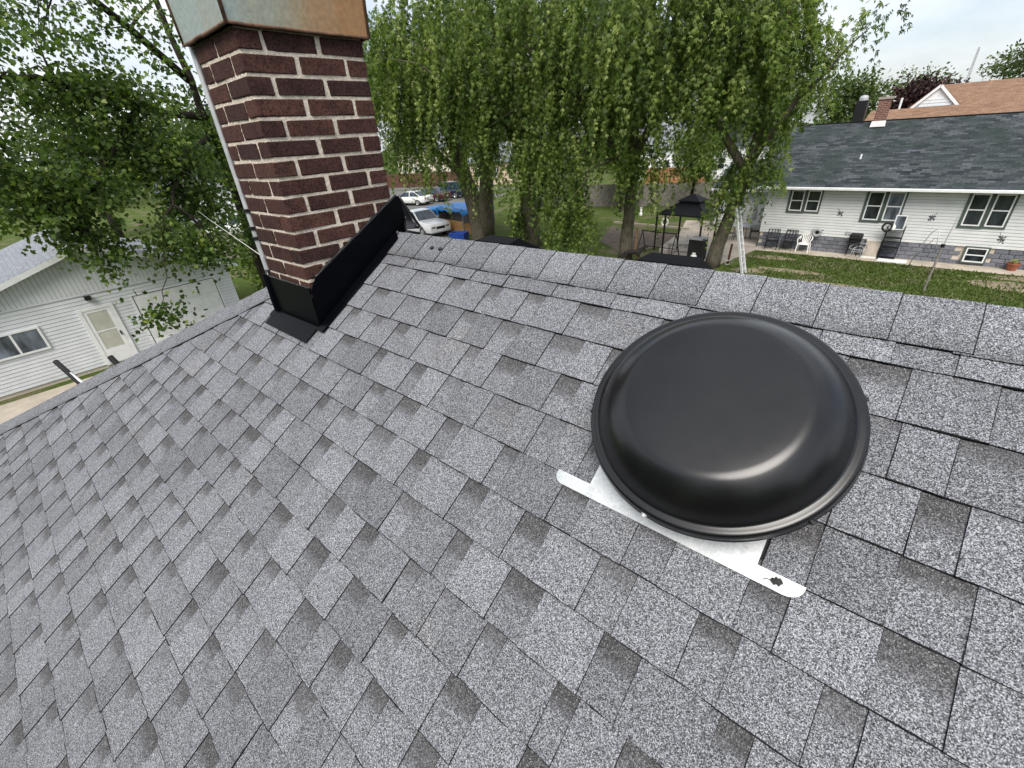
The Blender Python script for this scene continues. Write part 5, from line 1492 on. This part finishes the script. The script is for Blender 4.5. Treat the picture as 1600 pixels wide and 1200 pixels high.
def wob(pts, rad, amp=.08, n=3):
    """subdivide a limb path and make it crooked"""
    out = []; ro = []
    for i in range(len(pts) - 1):
        a, b = Vector(pts[i]), Vector(pts[i + 1])
        for k in range(n):
            f = k / n; q = a.lerp(b, f)
            if i or k: q += Vector((random.uniform(-1, 1), random.uniform(-1, 1), random.uniform(-.5, .5))) * amp
            out.append(q); ro.append(rad[i] + (rad[i + 1] - rad[i]) * f)
    out.append(Vector(pts[-1])); ro.append(rad[-1])
    return out, ro
def tree(name, label, base, limbs, blobs, nspray, nleaf, size, kind, leafm, barkm, droop=.8, length=1.0, spread=.08, twigs=60, cat='tree', group=None, shell=.45, sides=10):
    o = thing(name, label, cat, base, 0, group)
    B = np.array(base, float)
    rb_ = [tuple(np.array(b[:3]) - B) + tuple(b[3:]) for b in blobs]
    P, Dd, T, S = crown_points(rb_, nspray, nleaf, droop, length, spread, shell)
    ok = P[:, 2] > .05
    make_leaves('crown', P[ok], Dd[ok], size * (.7 + .6 * rng.random(ok.sum())), T[ok], kind, leafm, o)
    mb = MB(); nodes = []
    for i, (pts, rad) in enumerate(limbs):
        q, r = wob([tuple(Vector(p) - Vector(base)) for p in pts], rad, amp=.10 if i else .05)
        mb.tube(q, r, sides if i == 0 else 7); nodes += q[1:]
    A = np.array([tuple(q) for q in nodes])
    if len(S) and twigs:
        for j in rng.choice(len(S), min(twigs, len(S)), replace=False):
            s = S[j]; d = np.linalg.norm(A - s, axis=1); k = int(np.argmin(d))
            a = Vector(A[k]); b = Vector(s); m = a.lerp(b, .5) + Vector((random.uniform(-.2, .2), random.uniform(-.2, .2), .12 * d[k]))
            q, r = wob([a, m, b], [.02 + .012 * d[k], .014 + .006 * d[k], .006], .05, 2)
            mb.tube(q, r, 5)
    mb.build('trunk', barkm, o, smooth=True)
    return o
# silver maples behind the house
tree('maple_tree', 'silver maple with thick forked trunk nearest the plywood shed', (-21.6, 21.6, 0),
     [([(-21.6, 21.6, -.1), (-21.7, 21.6, 1.2), (-22.4, 21.5, 3.6), (-23.6, 21.3, 7), (-24.5, 21, 11)], [.75, .62, .48, .34, .15]),
      ([(-21.3, 21.7, .2), (-20.9, 21.7, 3.5), (-20.5, 21.6, 7), (-20.0, 21.2, 11.5)], [.55, .46, .36, .14]),
      ([(-22.4, 21.5, 3.8), (-24.5, 20.2, 6), (-26.5, 19.2, 7.4)], [.26, .18, .07]), ([(-20.8, 21.6, 5), (-19.5, 19.8, 7), (-19, 18.6, 8)], [.22, .15, .06])],
     [(-22.0, 20.2, 10.4, 5.6, 4.6, 4.8, 10), (-25.8, 19.8, 9.6, 3.6, 3.6, 3.9, 4), (-24.6, 18.6, 6.6, 1.4, 1.2, 1.3, .7), (-21.9, 18.8, 5.9, 1.0, 1.0, 1.2, .3)],
     1300, 30, .19, 'maple', M_LEAF, M_BARK, 1.0, 2.1, .06, 70, group=None)
tree('maple_tree', 'silver maple with one straight ivy-clad trunk behind the box vent nearer the chimney', (-17.4, 21.6, 0),
     [([(-17.4, 21.6, -.1), (-17.4, 21.6, 2), (-17.5, 21.5, 5), (-17.2, 21.3, 8), (-17, 21, 12)], [.66, .52, .44, .30, .12]),
      ([(-17.4, 21.5, 4.4), (-15.6, 20.3, 7), (-14.4, 19.6, 8.6)], [.25, .17, .06]), ([(-17.4, 21.5, 5), (-18.6, 19.8, 7.5), (-18.8, 18.8, 9)], [.22, .15, .06])],
     [(-16.8, 20.0, 10.0, 4.6, 4.4, 4.9, 10), (-14.9, 18.9, 5.4, 1.6, 1.4, 1.4, .8), (-17.6, 20.95, 2.4, .45, .4, 1.5, .25), (-18.5, 19, 6.0, 1.4, 1.2, 1.0, .5)],
     1150, 30, .18, 'maple', M_LEAF, M_BARK, 1.0, 2.0, .06, 60)
tree('maple_tree', 'silver maple with bare grey trunk standing beside the dog', (-10.9, 21.4, 0),
     [([(-10.9, 21.4, -.1), (-10.85, 21.4, 1.5), (-10.8, 21.4, 3.6), (-10.9, 21.3, 7), (-10.7, 21, 11.5)], [.40, .31, .27, .21, .09]),
      ([(-10.8, 21.4, 4), (-12.4, 20.2, 6.6), (-13.2, 19.2, 8.2)], [.22, .15, .06]), ([(-10.8, 21.4, 4.5), (-9.2, 20.4, 6.8), (-8.6, 19.6, 8.6)], [.22, .15, .06])],
     [(-11.0, 20.4, 9.6, 4.4, 4.2, 4.7, 10), (-13.8, 21.0, 8.2, 2.6, 2.4, 3.6, 3), (-12.8, 18.5, 5.0, 1.5, 1.3, 1.5, 1.0), (-9.6, 20.6, 4.9, 1.2, 1.1, .8, .5), (-12.2, 18.0, 3.0, 1.1, 1.0, 1.6, 1.1)],
     1350, 30, .17, 'maple', M_LEAF, M_BARK, 1.0, 1.9, .06, 60)
tree('maple_tree', 'silver maple with leaning trunk beside the ladder and the smoker cabinet', (-6.6, 21.9, 0),
     [([(-6.6, 21.9, -.1), (-6.35, 21.9, 1.6), (-5.9, 21.9, 3.6), (-5.5, 21.8, 6), (-5.2, 21.5, 10.5)], [.36, .28, .24, .19, .08]),
      ([(-5.8, 21.9, 4), (-7.2, 21, 6.2), (-8.0, 20.4, 8.4)], [.2, .14, .06]), ([(-5.7, 21.9, 4.4), (-4.6, 21.4, 6.2), (-3.6, 21.2, 7.4), (-2.7, 21.0, 8.3)], [.16, .10, .05, .015])],
     [(-6.7, 21.0, 9.0, 2.8, 3.2, 4.2, 10), (-5.5, 21.8, 4.3, 1.0, 1.0, .8, .7), (-6.3, 21.5, 3.4, .6, .6, .7, .25), (-4.2, 21.3, 7.9, 1.1, 1.3, 1.5, .8), (-2.6, 21.0, 8.6, 1.0, 1.0, .5, .10), (-5.0, 21.8, 6.1, .9, 1.0, .8, .45)],
     1150, 24, .16, 'maple', M_LEAF, M_BARK, .9, 1.3, .07, 60)
# big maple overhanging the garage
tree('maple_tree', 'dark leaved maple reaching over the white garage beside the chimney', (-21.2, 7.3, 0),
     [([(-21.2, 7.3, -.1), (-21.1, 7.2, 3), (-20.7, 7.0, 6), (-20.2, 6.7, 8.5), (-20, 6.4, 12)], [.20, .17, .14, .11, .06]),
      ([(-20.4, 6.9, 7.3), (-18.9, 5.2, 7.35), (-17.9, 3.9, 7.7), (-17.3, 2.4, 8.0), (-16.9, .6, 7.9)], [.13, .11, .085, .06, .03]),
      ([(-18.3, 4.4, 7.4), (-17.7, 3.4, 6.5), (-17.0, 2.3, 5.4), (-16.8, 1.6, 4.6)], [.09, .07, .05, .02]),
      ([(-20.4, 6.9, 6.8), (-18.6, 5.3, 6.3), (-17.3, 4.2, 5.2), (-16.6, 3.4, 4.2)], [.10, .07, .05, .02]),
      ([(-16.6, 3.4, 4.2), (-15.6, 2.7, 3.1), (-14.9, 2.2, 2.5)], [.02, .013, .008]),
      ([(-20.3, 6.7, 8.4), (-18.5, 4.4, 10.0), (-17.3, 2.4, 10.6)], [.13, .09, .03])],
     [(-18.2, 4.0, 9.4, 2.6, 3.4, 1.8, 1.7), (-16.8, .6, 8.8, 1.7, 2.2, 1.6, 1.2), (-18.2, 3.6, 6.4, 1.8, 2.6, 1.1, 3.6), (-16.9, 1.5, 5.6, 1.5, 1.9, 1.0, 2.6), (-17.9, 3.4, 7.9, 1.2, 2.6, .7, 2.4), (-18.6, 5.0, 5.0, 1.3, 1.3, 1.2, 2.0), (-20.6, 7.0, 6.6, 1.2, 1.2, 2.4, 2.2), (-20.2, 7.3, 3.6, .9, .9, 1.2, 1.0),
      (-16.9, 1.75, 4.3, .7, .7, .9, .9), (-16.6, 3.5, 4.0, .8, .75, .9, .9), (-17.2, 4.7, 3.7, .8, .6, 1.0, .7), (-14.9, 2.25, 2.45, .38, .42, .32, .25), (-16.5, .2, 6.6, 1.4, 1.5, .9, 1.2)],
     2400, 10, .122, 'broad', M_LEAFD, M_BARKD, .55, .7, .13, 170, shell=.2)
# small trees along the back fence
for lab, bx_, by_ in (('small leafy tree by the grey fence, behind the gazebo', -13.0, 35.5), ('small leafy tree by the grey fence, behind the rabbit on the lawn', -18.6, 35.0), ('small leafy tree by the grey fence, nearest the parked cars', -25.5, 33.0)):
    tree('young_tree', lab, (bx_, by_, 0), [([(bx_, by_, 0), (bx_ + .1, by_, 2.2), (bx_, by_ - .2, 4.5)], [.14, .10, .04])],
         [(bx_, by_, 4.6, 2.4, 2.0, 2.0, 3), (bx_ + .8, by_ - .6, 3.4, 1.2, 1.1, .9, .8)], 330, 14, .22, 'maple', M_LEAF, M_BARKD, .7, .9, .12, 25, shell=.3)
# shrubs and far trees
tree('shrub', 'leafy green shrub between the garage and the grey fence', (-24.6, 8.7, 0), [([(-24.6, 8.7, 0), (-24.5, 8.6, 1.6)], [.08, .03])],
     [(-24.6, 8.7, 1.5, 1.6, 1.3, 1.5, 1), (-22.9, 8.2, 1.0, 1.0, .9, 1.0, .5)], 330, 10, .16, 'broad', M_LEAF, M_BARKD, .4, .5, .1, 20, 'shrub', shell=.3)
for i, (lab, bx_, by_, r, h, n, sz) in enumerate((
        ('pale green tree in the distance behind the garage roof', -52, -1, 5.0, 6.5, 420, .42), ('tall green tree in the distance beyond the grey fence', -60, 17, 5.5, 8.5, 420, .45), ('spreading green tree far behind the maple limb', -56, 8, 5.0, 9.5, 330, .45),
        ('leafy tree far behind the garden fence and gazebo', -17, 62, 6, 9, 420, .5), ('tall tree far behind the white house', -34, 70, 8, 11, 520, .55), ('broad tree far behind the cars', -58, 62, 8, 9.5, 520, .6))):
    tree('distant_tree', lab, (bx_, by_, 0), [([(bx_, by_, 0), (bx_, by_, h * .5), (bx_ + .3, by_, h)], [.35, .28, .1])],
         [(bx_, by_, h, r, r, r * .75, 3), (bx_ + r * .5, by_ + 1, h * .8, r * .6, r * .6, r * .5, 1), (bx_ - r * .5, by_ - 1, h * .78, r * .6, r * .6, r * .5, 1)], n, 11, sz, 'simple', M_LEAFB, M_BARKD, .4, 1.2, .35, 20, group=None, shell=.3)
tree('copper_tree', 'dark purple copper-leaved tree behind the brown roof', (-2.3, 70, 0), [([(-2.3, 70, 0), (-2.3, 70, 6)], [.3, .1])], [(-2.3, 70, 6.6, 3.2, 3, 2.6, 3), (-4.4, 70, 5.4, 1.6, 1.6, 1.6, 1)], 520, 11, .38, 'simple', M_LEAFR, M_BARKD, .2, .8, .25, 20, shell=.4)
tree('distant_tree', 'pale tree with thin crown rising behind the copper tree', (-3.0, 84, 0), [([(-3, 84, 0), (-3, 84, 9)], [.3, .08])], [(-3.6, 84, 8.0, 3.6, 3.0, 2.6, 3)], 200, 9, .38, 'simple', M_LEAFB, M_BARKD, .1, .9, .35, 40, shell=.3)
tree('distant_tree', 'loose tree standing behind the bungalow chimney', (-9.0, 66, 0), [([(-9, 66, 0), (-9, 66, 8)], [.3, .08])], [(-8.6, 66, 7.6, 3.4, 3.0, 2.6, 3)], 300, 10, .40, 'simple', M_LEAFB, M_BARKD, .2, .9, .3, 30, shell=.3)
tree('distant_tree', 'airy tree rising beyond the end of the brown roof', (6.2, 88, 0), [([(6.2, 88, 0), (6, 88, 9), (5.5, 88, 12)], [.35, .2, .05])], [(5.6, 88, 9.8, 3.8, 3.0, 3.2, 3)], 300, 9, .36, 'simple', M_LEAFB, M_BARKD, .2, 1.0, .35, 60, shell=.25)
tree('dark_evergreen', 'dark evergreen standing against the end of the brown roof', (5.6, 46.6, 0), [([(5.6, 46.6, 0), (5.6, 46.6, 5)], [.2, .05])], [(5.6, 46.6, 4.2, 1.6, 1.5, 2.4, 3)], 300, 10, .25, 'simple', M_LEAFD, M_BARKD, .3, .5, .15, 10, shell=.3)

# far-off wood that closes the view between the houses
n = 15000
az = rng.uniform(R(-100), R(20), n); dd = rng.uniform(95, 125, n); hh = 9.0 * rng.random(n) ** .7 * (.62 + .38 * np.sin(az * 23) * np.sin(az * 9 + 1))
PP = np.stack([np.sin(az) * dd, np.cos(az) * dd, hh], 1)
fw_ = make_leaves('far_wood', PP, rng.normal(size=(n, 3)), rng.uniform(.8, 1.6, n), .35 + .25 * rng.normal(size=n), 'simple', M_LEAFB, None)
tag(fw_, 'far-off belt of green trees closing the view between the houses', 'woods', kind='stuff')

M_BARE = simple('bare_soil', (.22, .18, .12), .97, var=.35, scale=3, bump=.5, bscale=18)
# unseen trees added behind the viewpoint to darken reflections and the low sky
cl = []
for (bx_, by_, r, h) in ((-15, -14, 5, 9.5), (-5, -14, 6, 11), (6, -14, 6, 11), (14, -9, 5.5, 10), (17, 1, 5, 9), (-9, -22, 6, 12), (12, -22, 6, 12)):
    d = norm(rng.normal(size=(1500, 3))) * (rng.random((1500, 1)) ** .4) * np.array([r, r, h * .5]) + np.array([bx_, by_, h * .55]); cl.append(d)
cl = np.concatenate(cl); cl = cl[cl[:, 2] > .3]
bl_ = make_leaves('added_tree_belt', cl, rng.normal(size=cl.shape), rng.uniform(.6, 1.2, len(cl)), .3 + .25 * rng.normal(size=len(cl)), 'simple', M_LEAFD, None)
tag(bl_, 'unseen belt of dark green trees added behind the viewpoint to darken reflections', 'woods', kind='stuff')

# ------------------------------------------------------------------ lawn grass
n = 26000
gx = rng.uniform(-6, 7, n); gy = rng.uniform(17, 26.4, n)
PAT = [(-4.6, 24.7, 1.1, .45), (-3.6, 22.6, 1.6, .35), (-1.8, 21.3, 1.5, .3), (-5.0, 21.9, .8, .5), (3.6, 23.9, 1.5, .7), (4.2, 25.0, 1.4, .4)]
for (px_, py_, rx_, ry_) in PAT:
    sheet('bare_patch', [(px_ + rx_ * random.uniform(.7, 1.1) * math.cos(k * .33), py_ + ry_ * random.uniform(.65, 1.15) * math.sin(k * .33)) for k in range(19)], .005 + .0015 * PAT.index((px_, py_, rx_, ry_)), M_BARE)
thin = np.ones(n, bool)
for (px_, py_, rx_, ry_) in PAT: thin &= ~((((gx - px_) / rx_) ** 2 + ((gy - py_) / ry_) ** 2 < 1) & (rng.random(n) < .72))
keep = thin & (gy < 25.8 - .03 * (gx + 6)) & ~((gx < -5.6) & (gy > 22.2))
gx, gy = gx[keep], gy[keep]
gp_ = np.stack([gx, gy, np.zeros(len(gx))], 1)
dr = np.stack([rng.normal(size=len(gx)) * .45, rng.normal(size=len(gx)) * .45, np.ones(len(gx))], 1)
gl = make_leaves('lawn_grass', gp_, dr, rng.uniform(.05, .13, len(gx)), .4 + .25 * rng.normal(size=len(gx)), 'simple', M_GRASSB, None)
tag(gl, 'short green grass of the lawn in front of the bungalow', 'grass', kind='stuff')
